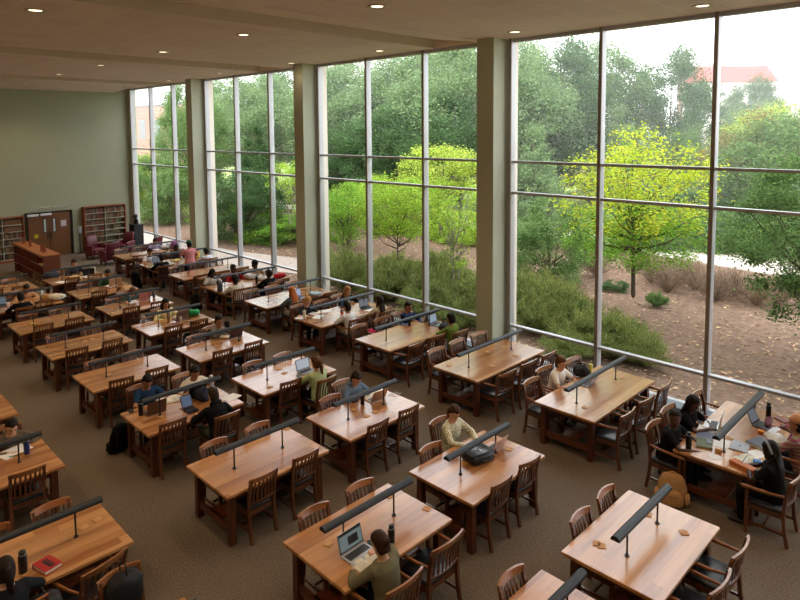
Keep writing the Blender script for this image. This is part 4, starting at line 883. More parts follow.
# second row
for q, a, la in (((-3.271, 6.460), 28, 'left of a touching pair of tan coasters on the bare lower right table'), ((-3.217, 6.459), 34, 'right of a touching pair of tan coasters on the bare lower right table'), ((-3.090, 7.408), 20, 'tan coaster under the lamp hood of the bare lower right table'), ((-2.632, 7.361), 40, 'tan coaster alone near the right edge of the bare lower right table')): coaster(q, a, la)
bc = thing('briefcase', 'black leather briefcase lying flat on the table', 'briefcase', (*(-5.415, 6.999), HT), rad(78))
MB().rbox((0,0,.06), (.42,.31,.12), .05).build('body', mat('black_leather', (.012,.013,.02), .32), bc, True); MB().rbox((0,.01,.125), (.40,.27,.02), .03).build('flap', mat('black_leather_flap', (.018,.02,.032), .3), bc, True)
MB().tube([(-.08,-.16,.07),(-.07,-.21,.07),(.07,-.21,.07),(.08,-.16,.07)], .009, 8).build('handle', m_black, bc, True); MB().rbox((.02,-.03,.138), (.035,.07,.008), .004).build('clasp', m_silver, bc)
MB().tube([(-.15,.16,.10),(-.05,.24,.03),(.1,.26,.02),(.19,.16,.09)], .008, 8).build('shoulder_strap', m_black, bc, True)
laptop((-5.471, 7.388), -1, 'open rose-beige laptop before the pale checked shirt', (196,164,150), ((.6,.65,.75), .6), tilt=24, turn=2)
coaster((-5.249, 7.537), 15, 'tan coaster past the far lamp post of the briefcase table')
laptop((-8.031, 7.358), -1, 'open laptop with tan lid before the grey-blue hoodie', (176,142,112), ((.7,.72,.8), .6), tilt=26, turn=-4)
openbook((-8.209, 7.485), 'open notebook beside the tan laptop', 75, .34, .24); tumbler((-8.009, 7.063), 'black tumbler in the middle of the grey-blue hoodie table', .24, .038)
t = thing('charging_cable', 'thin white charging cable coiled past the tan laptop', 'cable', (*(-7.886, 7.616), HT)); pts = [(.10*math.cos(a*.5)*(1-.02*a), .08*math.sin(a*.5)*(1-.02*a)+.01*a, .004+.001*(a % 3)) for a in range(0, 26)]; MB().tube(pts, .0035, 6).build('wire', m_paper, t)
lump((-8.175, 7.045), (.16,.07,.045), (60,56,54), 'folded sunglasses left of the black tumbler', 'sunglasses', 'folded_sunglasses', 80, seed=35, amp=.05)
for q, a, la in (((-7.955, 6.807), 10, 'tan coaster nearest the left lamp post of the grey-blue hoodie table'), ((-7.618, 7.003), 12, 'tan coaster nearest the right of the three at the grey-blue hoodie table'), ((-7.602, 6.789), 15, 'tan coaster lowest of the three at the grey-blue hoodie table'), ((-10.435, 6.966), 5, 'tan coaster farthest in on the ponytail table'), ((-10.183, 6.924), 15, 'tan coaster second on the ponytail table'), ((-9.803, 6.343), 10, 'tan coaster near the front edge of the ponytail table'), ((-12.626, 6.774), 12, 'tan coaster on the crumpled napkin table'), ((-19.814, 6.638), 8, 'pale card on the two-boxes table'),
    ((-8.198, 5.600), 5, 'tan coaster at the window end of the bare table left of the olive shirt'), ((-5.491, 4.289), 20, 'tan coaster left of the open laptop on the olive shirt table'), ((-5.135, 5.588), 22, 'tan coaster at the far corner of the olive shirt table'), ((-5.676, 5.448), 10, 'tan coaster partly behind the lamp hood of the olive shirt table'),
    ((-10.120, 4.787), 20, 'tan coaster beside the tablet'), ((-10.069, 4.384), 30, 'tan coaster at the near lamp post of the three-laptop table'), ((-12.613, 4.461), 10, 'pale card at the left lamp post of the bare table behind the laptop users'), ((-15.109, 4.848), 8, 'pale card nearest the lamp post on the small-papers table'), ((-15.146, 5.025), 5, 'pale card in the middle on the small-papers table'),
    ((-7.853, 2.408), 12, 'cream card nearer the lamp post on the red book table'), ((-7.896, 2.580), 12, 'cream card nearer the table end on the red book table'), ((-7.482, 1.679), 25, 'pale coaster under the black flask')): coaster(q, a, la)
laptop((-9.915, 7.282), 1, 'open laptop with bright document screen before the pale green tee', (160,158,160), ((.75,.82,.92), 1.0), tilt=16)
slab((-9.841, 7.034), (.08,.15,.01), (84,120,124), 'teal phone beside the pale green tee laptop', 'phone', 'phone', 70)
laptop((-12.932, 7.404), -1, 'open dark brown laptop on the crumpled napkin table', (84,62,56), tilt=14); lump((-12.948, 7.192), (.2,.13,.06), (238,222,196), 'crumpled white napkin on the table', 'napkin', 'napkin', 30, seed=41, amp=.25)
lump((-13.037, 7.303), (.16,.05,.16), (12,12,14), 'round black fan held up by the person in grey', 'fan', 'round_fan', 20, z=.97, seed=42, amp=.0)
cup((-15.265, 6.910), 'tall brown cup before the cream cardigan', .19, .044, (128,94,66), (110,80,58)); laptop((-15.199, 7.186), -1, 'open grey-brown laptop before the cream cardigan', (128,104,98), tilt=14)
lump((-15.221, 7.554), (.34,.22,.15), (14,142,76), 'bright green cloth bag on the table', 'bag', 'green_bag', 60, seed=43, amp=.07); cup((-14.960, 7.084), 'clear cup before the grey-brown laptop', .10, .035, (190,170,160), (200,190,185))
slab((-14.785, 6.829), (.16,.24,.02), (120,30,44), 'dark red notebook at the near side of the green bag table', 'notebook', 'notebook', 60); lump((-14.510, 7.260), (.26,.12,.07), (12,12,16), 'small black pouch beside the green bag table edge', 'pouch', 'black_pouch', 80, seed=44)
laptop((-17.742, 7.302), -1, 'open pink laptop on the second-row table', (200,136,128), tilt=12); sheet((-17.716, 7.034), (.28,.36), 'white papers left of the pink laptop', 12); tumbler((-17.714, 6.906), 'blue bottle beside the pink laptop', .25, .04, (60,84,116), (40,56,80)); cup((-17.671, 7.592), 'dark travel cup past the pink laptop', .17, .045, (40,46,66), (30,34,46))
slab((-19.991, 7.300), (.03,.22,.24), (178,136,104), 'left of two upright tan boxes on the table', 'box', 'tan_box', 8); slab((-20.037, 7.485), (.03,.22,.23), (172,130,100), 'right of two upright tan boxes on the table', 'box', 'tan_box', -8); sheet((-20.132, 7.325), (.34,.40), 'white papers before the dark green shirt', 20)
laptop((-22.318, 7.342), -1, 'open black laptop before the curly brown hair', (20,20,22), tilt=10, w=.38); sheet((-22.005, 7.252), (.36,.3), 'white papers in front of the black laptop', 5); slab((-22.146, 6.922), (.36,.26,.03), (226,206,160), 'cream open book left of the black laptop', 'book', 'cream_book', 10); sheet((-21.768, 6.364), (.34,.26), 'white sheet at the near end of the black laptop table', 25); cup((-22.510, 7.618), 'white cup behind the black laptop', .15, .05, (226,222,214))
# third row
t = laptop((-5.100, 4.418), 1, 'open silver laptop with lit screen before the olive shirt', (196,196,204), ((.34,.42,.42), .8), tilt=16, turn=2, w=.36)
MB().box((.03,-.0068,.10), (.15,.001,.09)).box((0,-.0068,.192), (.32,.001,.022)).xf(Matrix.Translation((0,.113,.018)) @ Matrix.Rotation(-rad(16), 4, 'X')).build('dark_window', m_black, [c for c in scene.objects if c.parent is t and c.name.startswith('lid')][0])
openbook((-4.910, 4.397), 'open book with cream pages under the olive sleeve', 88, .34, .24, (244,238,220)); slab((-5.124, 4.623), (.085,.16,.01), (12,12,14), 'black phone behind the silver laptop', 'phone', 'phone', 50); tumbler((-4.948, 4.782), 'black bottle with clip lid behind the olive shirt head', .25, .04, lid=(20,20,24))
laptop((-10.365, 4.377), -1, 'open bronze-brown laptop before the navy blue tee', (108,78,62), tilt=8, turn=0); slab((-10.659, 4.104), (.08,.15,.01), (14,14,16), 'black phone at the near left corner of the three-laptop table', 'phone', 'phone', 80); tumbler((-10.385, 4.162), 'black tumbler left of the bronze-brown laptop', .25, .042)
openbook((-10.615, 4.779), 'open white notebook between the two facing students', 80, .42, .30, (244,240,226)); laptop((-10.485, 5.170), -1, 'open dark laptop before the white tee', (46,38,38), tilt=14)
lump((-10.207, 5.201), (.34,.26,.20), (20,28,56), 'navy bag on the table beside the black hoodie', 'bag', 'navy_bag', 20, seed=51)
t = laptop((-9.942, 4.839), 1, 'small blue tablet propped before the black hoodie', (30,32,40), ((.3,.42,.7), .5), tilt=28, w=.2)
tumbler((-10.627, 5.594), 'clear water bottle at the window end of the three-laptop table', .22, .038, (170,185,205), (210,215,225)); sheet((-9.922, 5.606), (.22,.3), 'white sheet at the far end of the three-laptop table', 15)
backpack((-10.95, 3.98), (12,12,14), 'black backpack on the floor at the end of the three-laptop table', 100, .5, seed=52)
o = slab((-17.520, 4.418), (.09,.09,.004), (226,190,30), 'yellow sticky note by the lamp post of a bare table', 'note', 'sticky_note', 10)
laptop((-19.905, 4.257), 1, 'grey-blue laptop at the very left edge of the pink cup table', (110,130,150), ((.4,.55,.65), .5), tilt=14); cup((-19.476, 4.325), 'pink and white cup near the left edge', .16, .045, (226,190,196), (240,236,236)); sheet((-19.377, 4.445), (.40,.3), 'white papers beside the pink and white cup', 12)
tumbler((-20.017, 5.300), 'tall white bottle before the tan top', .3, .05, (222,218,222), (240,240,240)); lump((-19.795, 5.435), (.42,.28,.14), (214,170,100), 'tan paper food bag on the pink cup table', 'bag', 'food_bag', 20, seed=53, amp=.14); lump((-19.575, 5.568), (.44,.30,.16), (232,224,206), 'white bag at the window end of the pink cup table', 'bag', 'white_bag', 50, seed=54, amp=.14)
# left row
tumbler((-7.500, 1.667), 'black flask with steel ring near the lower left corner', .25, .045)
t = slab((-7.407, 1.880), (.25,.19,.045), (176,34,28), 'thick red hardcover book with black title blocks', 'book', 'hardcover_book', 14, page=True); MB().box((.01,.03,.0465), (.17,.018,.001)).box((.01,-.005,.0465), (.17,.035,.001)).build('title_block', m_black, t)
sheet((-10.554, 2.315), (.30,.42), 'white papers under the brown fleece arms', 20); tumbler((-10.345, 2.436), 'blue and black bottle beside the brown fleece', .24, .042, (34,50,110), (20,22,30))
for i, (c, n_, q) in enumerate((((40,150,110),'green',(-10.386, 2.275)), ((226,110,40),'orange',(-10.394, 2.311)), ((226,190,50),'yellow',(-10.403, 2.347)))):
    m = thing('marker', n_+' marker lying beside the white papers at the left edge', 'marker', (*q, HT), rad(70+12*i)); MB().tube([(-.06,0,.008),(.03,0,.008)], .007, 8).build('barrel', M_(c, .4), m); MB().tube([(.032,0,.008),(.06,0,.008)], .0075, 8).build('cap', M_([k*.7 for k in c], .4), m)
# coats and bags on chairs
def draped(p, rz, col, label, d=(.5,.26,.5), z=.47, seed=1, cat='jacket', name='draped_jacket', strap=None): return lump(p, d, col, label, cat, name, rz, z, seed, amp=.07, strap=strap)
draped((-6.52, 2.36), 10, (14,14,16), 'black backpack hanging on the nearest chair back in the lower left', (.24,.40,.38), .52, 61, 'backpack', 'hanging_backpack', (12,12,14))
draped((-6.98, 1.72), 0, (26,28,32), 'black bag on the seat beside the red book table', (.30,.34,.26), .48, 62, 'bag', 'seat_bag', (16,16,18))
draped((-9.75,11.3), 0, (18,20,22), 'black backpack on the chair between the navy-jacket table and the pillar', (.32,.36,.40), .48, 63, 'backpack', 'seat_backpack', (14,14,16))
draped((tx(8)-.02, 6.35), 0, (44,50,66), 'dark blue jacket draped over a chair left of the black laptop table', (.28,.50,.34), .62, 64)
draped((tx(7)+W+.12, 7.35), 30, (196,150,96), 'tan tote bag on a chair back right of the two-boxes table', (.22,.42,.36), .58, 65, 'bag', 'tote_bag', (180,136,84))

# ------------------------------------------------------------------ outdoors
def leaf_mat(name, col, vary=.3, hue=.03, trans=.35):
    if name in MATS: return MATS[name]
    m = bpy.data.materials.new(name); m.use_nodes = True; N = m.node_tree.nodes; L = m.node_tree.links
    N.remove(N['Principled BSDF']); o = N['Material Output']
    g = N.new('ShaderNodeNewGeometry'); h = N.new('ShaderNodeHueSaturation'); h.inputs['Color'].default_value = (*col, 1)
    a = N.new('ShaderNodeMath'); a.operation = 'MULTIPLY_ADD'; a.inputs[1].default_value = 2*vary; a.inputs[2].default_value = 1-vary; L.new(g.outputs['Random Per Island'], a.inputs[0]); L.new(a.outputs[0], h.inputs['Value'])
    w = N.new('ShaderNodeTexWhiteNoise'); w.noise_dimensions = '1D'; L.new(g.outputs['Random Per Island'], w.inputs['W'])
    b = N.new('ShaderNodeMath'); b.operation = 'MULTIPLY_ADD'; b.inputs[1].default_value = 2*hue; b.inputs[2].default_value = .5-hue; L.new(w.outputs['Value'], b.inputs[0]); L.new(b.outputs[0], h.inputs['Hue'])
    d = N.new('ShaderNodeBsdfDiffuse'); t = N.new('ShaderNodeBsdfTranslucent'); x = N.new('ShaderNodeMixShader'); x.inputs[0].default_value = trans
    L.new(h.outputs[0], d.inputs[0]); L.new(h.outputs[0], t.inputs[0]); L.new(d.outputs[0], x.inputs[1]); L.new(t.outputs[0], x.inputs[2]); L.new(x.outputs[0], o.inputs[0]); MATS[name] = m; return m
m_bark = mat('bark', srgb(96,84,72), .9, noise=(8,.3)); m_barkl = mat('pale_bark', srgb(150,142,130), .9, noise=(8,.2))
def leaves_mesh(name, seed, n, leaf, shape, clumps, spread, m, flat=.55, asp=2.0):
    """leaf cloud in a unit crown: x,y within +-1, z 0..1; leaf = leaf length in the same units"""
    rr = random.Random(seed); V = []; F = []; cs = []
    for _ in range(clumps):
        for _t in range(50):
            x, y, z = rr.uniform(-1,1), rr.uniform(-1,1), rr.uniform(0,1)
            if shape == 'round': ok = x*x + y*y + ((z-.5)*2)**2 < 1
            elif shape == 'vase': ok = x*x + y*y < (.18+.82*math.sin(min(1, z*1.25)*PI/2)*(1-max(0, z-.72)**2*9))**2
            elif shape == 'cone': ok = x*x + y*y < (1-z*.93)**2
            elif shape == 'dome': ok = x*x + y*y + z*z < 1
            else: ok = x*x + y*y < 1
            if ok: break
        cs.append((x, y, z, rr.uniform(.6, 1.25)))
    for i in range(n):
        cx_, cy_, cz_, cr = cs[rr.randrange(len(cs))]
        g = lambda s: rr.gauss(0, s)
        p = Vector((cx_+g(spread*cr), cy_+g(spread*cr), cz_+g(spread*cr*flat*.7)))
        if p.z < 0: p.z = abs(p.z)*.5
        d = Vector((g(1), g(1), g(.6)-.15)).normalized(); s = d.cross(Vector((g(1), g(1), g(1)))).normalized(); l = leaf*rr.uniform(.6, 1.3); d.z /= asp; s.z /= asp
        o = len(V); V += [p, p+d*l*.5+s*l*.30, p+d*l, p+d*l*.5-s*l*.30]; F.append((o,o+1,o+2,o+3))
    me = bpy.data.meshes.new(name); me.from_pydata(V, [], F); me.materials.append(m); return me, cs
def branch_mesh(name, seed, cs, m, r0=.03, base=-.4, multi=1, n=26):
    rr = random.Random(seed); mb = MB()
    for q in range(multi):
        a = 2*PI*q/multi; bx, by = (0, 0) if multi == 1 else (.06*math.cos(a), .06*math.sin(a)); tx_, ty = (rr.uniform(-.1,.1), rr.uniform(-.1,.1)) if multi == 1 else (.35*math.cos(a), .35*math.sin(a))
        mb.tube([(bx,by,base),(bx*1.5+rr.uniform(-.01,.01),by*1.5,base*.4),(tx_*.4,ty*.4,.15),(tx_*.8,ty*.8,.5),(tx_,ty,.85)], [r0*1.15,r0,r0*.75,r0*.45,r0*.12], 8)
    for c in cs[:n]:
        z0 = max(-.05, c[2]*.5-.1); s = Vector((c[0]*.06, c[1]*.06, z0)); e = Vector(c[:3]); mid = s.lerp(e, .5)+Vector((0,0,-.05))
        mb.tube([s, mid, e], [r0*.5, r0*.3, r0*.08], 5)
    me = bpy.data.meshes.new(name); me.from_pydata(mb.v, [], mb.f); me.materials.append(m); return me
LM = {'deep': leaf_mat('leaf_deep', srgb(88,116,74), .4, .02), 'mid': leaf_mat('leaf_mid', srgb(116,144,88), .4, .025), 'soft': leaf_mat('leaf_soft', srgb(136,160,112), .35, .02),
      'lime': leaf_mat('leaf_lime', srgb(172,200,84), .35, .03), 'yellow': leaf_mat('leaf_yellow', srgb(194,206,74), .3, .035), 'yg': leaf_mat('leaf_yellow_green', srgb(178,196,90), .35, .03),
      'juniper': leaf_mat('leaf_juniper', srgb(144,154,92), .55, .035), 'twig': leaf_mat('twig_brown', srgb(140,120,102), .35, .02, .1), 'rust': leaf_mat('leaf_rust', srgb(136,124,80), .4, .05), 'spring': leaf_mat('leaf_spring', srgb(132,172,70), .4, .03)}
TM = {}
def tmesh(key, *a, **k):
    if key not in TM:
        seed, n, leaf, shape, clumps, spread, bark, r0, base, multi = a
        me, cs = leaves_mesh('foliage_'+key, seed, n, leaf, shape, clumps, spread, LM['mid']); TM[key] = (me, branch_mesh('trunk_'+key, seed, cs, bark, r0, base, multi)); me.materials.clear()
    return TM[key]
VARM = {}
def tree(kind, colour, loc, rx, h, label, cat='tree', rz=0, base=0, name=None, group=None):
    """rx = crown radius, h = crown height, base = height of the crown's foot"""
    fo, tr = TM[kind]; key = (kind, colour)
    if key not in VARM: c = fo.copy(); c.materials.append(LM[colour]); VARM[key] = c
    t = thing(name or ('tree' if cat == 'tree' else 'shrub'), label, cat, loc, 0, group)
    f = bpy.data.objects.new('foliage', VARM[key]); COL.objects.link(f); f.parent = t; f.location = (0,0,base); f.scale = (rx,rx,h); f.rotation_euler = (0,0,rz)
    b = bpy.data.objects.new('trunk' if cat == 'tree' else 'stems', tr); COL.objects.link(b); b.parent = t; b.location = (0,0,base); b.scale = (rx,rx,h); b.rotation_euler = (0,0,rz)
    return t
tmesh('oak', 1, 52000, .036, 'round', 130, .10, m_bark, .035, -.45, 1)
tmesh('oak2', 2, 52000, .036, 'round', 110, .115, m_barkl, .03, -.45, 1)
tmesh('cone', 3, 36000, .042, 'cone', 120, .085, m_bark, .03, -.2, 1)
tmesh('maple', 4, 11000, .058, 'vase', 85, .11, m_bark, .02, -.42, 1)
tmesh('bushy', 5, 15000, .046, 'vase', 80, .12, m_bark, .014, -.10, 6)
tmesh('dome', 6, 26000, .046, 'dome', 70, .12, m_bark, .012, -.05, 5)
tmesh('egg', 8, 8500, .048, 'round', 95, .11, m_bark, .026, -.40, 1)
tmesh('open', 7, 3000, .075, 'vase', 50, .11, m_barkl, .02, -.35, 3)
def needle_mesh(key, seed, n, leaf, w, m):
    rr = random.Random(seed); V = []; F = []
    tips = [(rr.uniform(-1,1), rr.uniform(-1,1)) for _ in range(60)]; tips = [(x, y, rr.uniform(.55,1)*(1-.5*(x*x+y*y))) for x, y in tips if x*x+y*y < 1]
    for i in range(n):
        x, y, z = tips[rr.randrange(len(tips))]; t = rr.random()**.6; p = Vector((x*t*1.0, y*t*1.0, z*t)) + Vector((rr.gauss(0,.07), rr.gauss(0,.07), rr.gauss(0,.05))); p.z = max(p.z, .0)
        d = (Vector((x, y, z*1.1+.3)).normalized() + Vector((rr.gauss(0,.45), rr.gauss(0,.45), rr.gauss(0,.35)))).normalized(); s = d.cross(Vector((rr.gauss(0,1), rr.gauss(0,1), rr.gauss(0,1)))).normalized(); l = leaf*rr.uniform(.6,1.4); o = len(V)
        V += [p-s*l*w, p+s*l*w, p+d*l]; F.append((o,o+1,o+2))
    me = bpy.data.meshes.new('foliage_'+key); me.from_pydata(V, [], F)
    mb = MB()
    for x, y, z in tips[:24]: mb.tube([(0,0,-.03),(x*.4,y*.4,z*.5),(x,y,z*.95)], [.02,.012,.003], 4)
    tr = bpy.data.meshes.new('trunk_'+key); tr.from_pydata(mb.v, [], mb.f); tr.materials.append(m); TM[key] = (me, tr)
needle_mesh('juniper', 11, 16000, .085, .10, m_bark); needle_mesh('juniper2', 12, 16000, .085, .10, m_bark); needle_mesh('twiggy', 13, 2600, .16, .04, m_bark)
# ---- ground: mulch bed, concrete path, lawn
def ground_mat(name, c1, c2, s, bump=.4):
    m = bpy.data.materials.new(name); m.use_nodes = True; N = m.node_tree.nodes; L = m.node_tree.links; b = N['Principled BSDF']; b.inputs['Roughness'].default_value = .95; b.inputs['Specular IOR Level'].default_value = .1
    tc = N.new('ShaderNodeTexCoord'); n = N.new('ShaderNodeTexNoise'); n.inputs['Scale'].default_value = s; n.inputs['Detail'].default_value = 8; n.inputs['Roughness'].default_value = .75; L.new(tc.outputs['Object'], n.inputs['Vector'])
    r = N.new('ShaderNodeValToRGB'); r.color_ramp.elements[0].position = .32; r.color_ramp.elements[1].position = .68; r.color_ramp.elements[0].color = (*c1,1); r.color_ramp.elements[1].color = (*c2,1)
    L.new(n.outputs['Fac'], r.inputs[0]); L.new(r.outputs[0], b.inputs['Base Color']); bp = N.new('ShaderNodeBump'); bp.inputs['Strength'].default_value = bump; L.new(n.outputs['Fac'], bp.inputs['Height']); L.new(bp.outputs[0], b.inputs['Normal']); return m
def hill(x, y):
    z = 0
    if y > 30: z += (y-30)*.012
    return z - .06
def terrain():
    mb = MB(); xs = [-260,-200,-150,-110,-80]+[-66+2*i for i in range(0, 50)]+[60,90,140]; ys = [YW+.14]+[13+i*1.5 for i in range(0, 20)]+[46,52,60,70,85,105,130,170]
    for y in ys:
        for x in xs: mb.v.append((x, y, hill(x, y)))
    n = len(xs)
    for j in range(len(ys)-1):
        for i in range(n-1): mb.f.append((j*n+i, j*n+i+1, (j+1)*n+i+1, (j+1)*n+i))
    o = mb.build('ground', ground_mat('pine_straw_mulch', srgb(84,66,54), srgb(150,124,106), 7), None, True); return struct(o)
terrain()
def ribbon(name, pts, w, m, dz=.02):
    mb = MB(); n = len(pts)
    for i, (x, y) in enumerate(pts):
        a = Vector(pts[max(0, i-1)]); b = Vector(pts[min(n-1, i+1)]); d = (b-a).normalized(); s = Vector((-d.y, d.x))*w/2
        for q in (-1, -.3, .3, 1): px, py = x+s.x*q, y+s.y*q; mb.v.append((px, py, hill(px, py)+dz))
        for q in (-1, 1): px, py = x+s.x*q, y+s.y*q; mb.v.append((px, py, hill(px, py)-.1))
    for i in range(n-1):
        a, b = 6*i, 6*i+6
        for q in range(3): mb.f.append((a+q, b+q, b+q+1, a+q+1))
        mb.f += [(a, a+4, b+4, b), (a+3, b+3, b+5, a+5)]
    return struct(mb.build(name, m))
m_path = ground_mat('pale_concrete', srgb(196,182,172), srgb(224,212,204), 3, .05)
ribbon('path', [(30,24),(8,26.6),(-6,28.4),(-11,29.2),(-17,30.5),(-24,30),(-32,29),(-44,27),(-60,27)], 3.4, m_path, .03)
ribbon('path_gravel', [(-14.5,17.6),(-16.5,17.0),(-19,16.2),(-22,15),(-26,13.9),(-31,13.4),(-38,13.3)], 2.6, ground_mat('grey_gravel', srgb(150,134,124), srgb(196,182,172), 14, .2), .025)
struct(MB().add([(-95,32.5,.02),(60,32.5,.02),(60,62,.40),(-95,62,.40)], [(0,1,2,3)]).build('lawn', ground_mat('lawn_grass', srgb(120,140,70), srgb(160,176,100), 5)))
# fallen leaves on the mulch
def litter():
    rr = random.Random(5); mb = MB()
    for i in range(4200):
        x, y = rr.uniform(-26, 3), YW+.5+abs(rr.gauss(0, 6)); 
        if y > 26: continue
        a = rr.uniform(0, 6.28); s = rr.uniform(.035, .085); z = hill(x, y)+.012; d = Vector((math.cos(a), math.sin(a), 0)); e = Vector((-d.y, d.x, 0)); c = Vector((x, y, z))
        o = len(mb.v); mb.v += [c-d*s, c+e*s*.5+Vector((0,0,s*.3)), c+d*s, c-e*s*.5+Vector((0,0,s*.15))]; mb.f.append((o,o+1,o+2,o+3))
    tag(mb.build('fallen_leaves', leaf_mat('dry_leaf', srgb(196,166,134), .4, .03, .1)), 'dry tan leaves scattered over the mulch outside the windows', 'leaves', kind='stuff')
litter()
# ---- planting near the glass
yt = tree('egg', 'yellow', (-7.88, 17.5, 0), 2.2, 3.4, 'young tree with bright yellow-green crown and slim trunk, alone on the mulch outside', base=2.1, rz=.4)
lf = bpy.data.objects.new('lower_foliage', VARM.setdefault(('egg','yg2'), TM['egg'][0].copy())); lf.data.materials.append(LM['spring']); COL.objects.link(lf); lf.parent = yt; lf.location = (0,0,1.35); lf.scale = (1.9,1.9,2.3); lf['label'] = 'greener lower leaves'

tree('dome', 'mid', (-12.16, 20, 0), 1.45, 3.0, 'light green multi-stemmed bush on the mulch left of the yellow tree', 'shrub', base=.25, name='large_shrub')
tree('oak', 'mid', (-2.99, 16.5, 0), 2.0, 3.8, 'dark green tree leaning in at the right edge outside the glass', base=1.1, rz=1)
tree('open', 'mid', (-5.50, 24.5, 0), 1.2, 1.6, 'low green sapling beside the pale path, right of the yellow tree', base=.4, rz=2)
JN = [(-12.87,15.4,1.25,1.1),(-12.85,14.2,1.0,.95),(-14.51,14.8,1.2,1.15),(-15.10,14.0,1.0,1.0),(-16.58,14.2,1.15,1.25),(-18.32,14.9,1.0,1.1),(-11.33,14.6,1.1,1.2),(-10.98,15.2,1.1,1.2),(-10.55,15.6,1.2,1.25),(-9.46,15.0,1.1,1.0),(-9.17,15.6,1.2,1.05),(-7.92,14.6,1.0,.8),(-7.40,14.9,1.05,.85),(-6.69,14.6,.9,.75),(-6.17,14.4,.75,.6),(-10.71,17.2,1.1,1.0),(-14.55,16.6,1.2,1.2),(-16.59,16.4,.9,1.0),(-7.64,13.6,.8,.55),(-11.18,13.6,.8,.7),(-12.72,13.4,.7,.6)]
jl = ['behind the short window rail','by the pillar','close to the glass','at the back of the bed']
for i, (px, y, r_, h_) in enumerate(JN):
    x = px; mid = i in (0,1,2,3,4,5,6,16,17,19,20)
    tree('juniper' if i % 2 else 'juniper2', 'juniper', (x, y, -.03), r_, h_*1.15, 'feathery olive-green juniper shrub in the bed outside the %s window bay' % ('wide middle' if mid else 'large right'), 'shrub', rz=R.uniform(0, 6), name='juniper_shrub', group='juniper shrubs outside the %s window bay' % ('wide middle' if mid else 'large right'))
for i, (px, y, r_, h_) in enumerate([(-11.33,22,.8,1.0),(-9.46,22.5,.9,1.1),(-8.47,21.5,.8,1.2),(-7.92,22.5,.9,1.2),(-6.89,21.5,.8,1.1),(-6.60,22.5,.9,1.2),(-5.82,21.8,.8,1.0),(-5.36,22.5,.9,1.1),(-10.68,24,.7,.9),(-8.87,24.2,.8,.9)]):
    tree('twiggy', 'twig', (px, y, -.03), r_, h_, 'bare brown twiggy shrub in the row before the pale path', 'shrub', rz=R.uniform(0, 6), name='twiggy_shrub', group='twiggy shrubs before the path')
tree('juniper', 'mid', (-7.98, 19.5, -.03), .38, .5, 'small bright green weed shrub right of the yellow tree trunk', 'shrub', name='small_shrub')
tree('dome', 'deep', (-9.89, 20.5, -.03), .5, .35, 'tiny dark green ground plant between the bush and the yellow tree', 'shrub', name='small_shrub')
# middle bay
tree('maple', 'lime', (-15.38, 15.3, 0), 1.55, 2.5, 'young lime-green tree outside the middle of the wide window bay', base=1.35, rz=1.2)
tree('open', 'lime', (-12.53, 15.0, 0), 1.2, 2.7, 'thin lime-green multi-stemmed sapling outside, beside the nearest pillar', base=1.3, rz=.5)
tree('maple', 'yg', (-18.41, 21, 0), 2.0, 2.8, 'yellow-green small tree behind the thin sapling', base=2.0, rz=2.4)
tree('bushy', 'spring', (-22.62, 19, 0), 1.7, 3.0, 'bright green rounded shrub beyond the gravel walk', 'shrub', base=.1, name='large_shrub')
tree('bushy', 'lime', (-25.04, 23, 0), 2.0, 3.0, 'pale lime shrub behind the young lime-green tree', 'shrub', base=.1, name='large_shrub')
# second bay
tree('oak', 'deep', (-29.00, 17.5, 0), 2.2, 3.6, 'dark evergreen bush beyond the mulch in the second window bay', 'shrub', base=-.1, rz=.3, name='evergreen_bush')
tree('bushy', 'spring', (-30.21, 16.5, 0), 1.5, 2.0, 'bright green bush at the left of the second window bay', 'shrub', base=-.1, name='large_shrub')
tree('dome', 'spring', (-27.11, 19, 0), 2.6, 1.6, 'low bright green bush at the right of the second window bay', 'shrub', rz=1, name='large_shrub')
tree('dome', 'mid', (-27.44, 18.5, 0), 1.6, 1.2, 'low mid-green bush in the middle of the second window bay', 'shrub', rz=1.7, name='large_shrub')
tree('open', 'lime', (-25.02, 17.6, 0), 1.2, 2.2, 'sparse lime branches beside the second pillar', base=1.9, rz=2)
# first bay, far end
tree('oak2', 'mid', (-37.77, 17.0, 0), 2.6, 4.2, 'mid-green bushy tree outside the farthest window bay', base=.0, rz=.7)
tree('oak', 'yg', (-39.67, 17.5, 0), 2.6, 3.8, 'yellow-tinged tree at the left of the farthest window bay', base=.2, rz=2.7)
tree('oak', 'mid', (-39.42, 20, 0), 2.4, 7.6, 'taller green tree behind the farthest window bay, beside the pillar', base=1.2, rz=1.7)
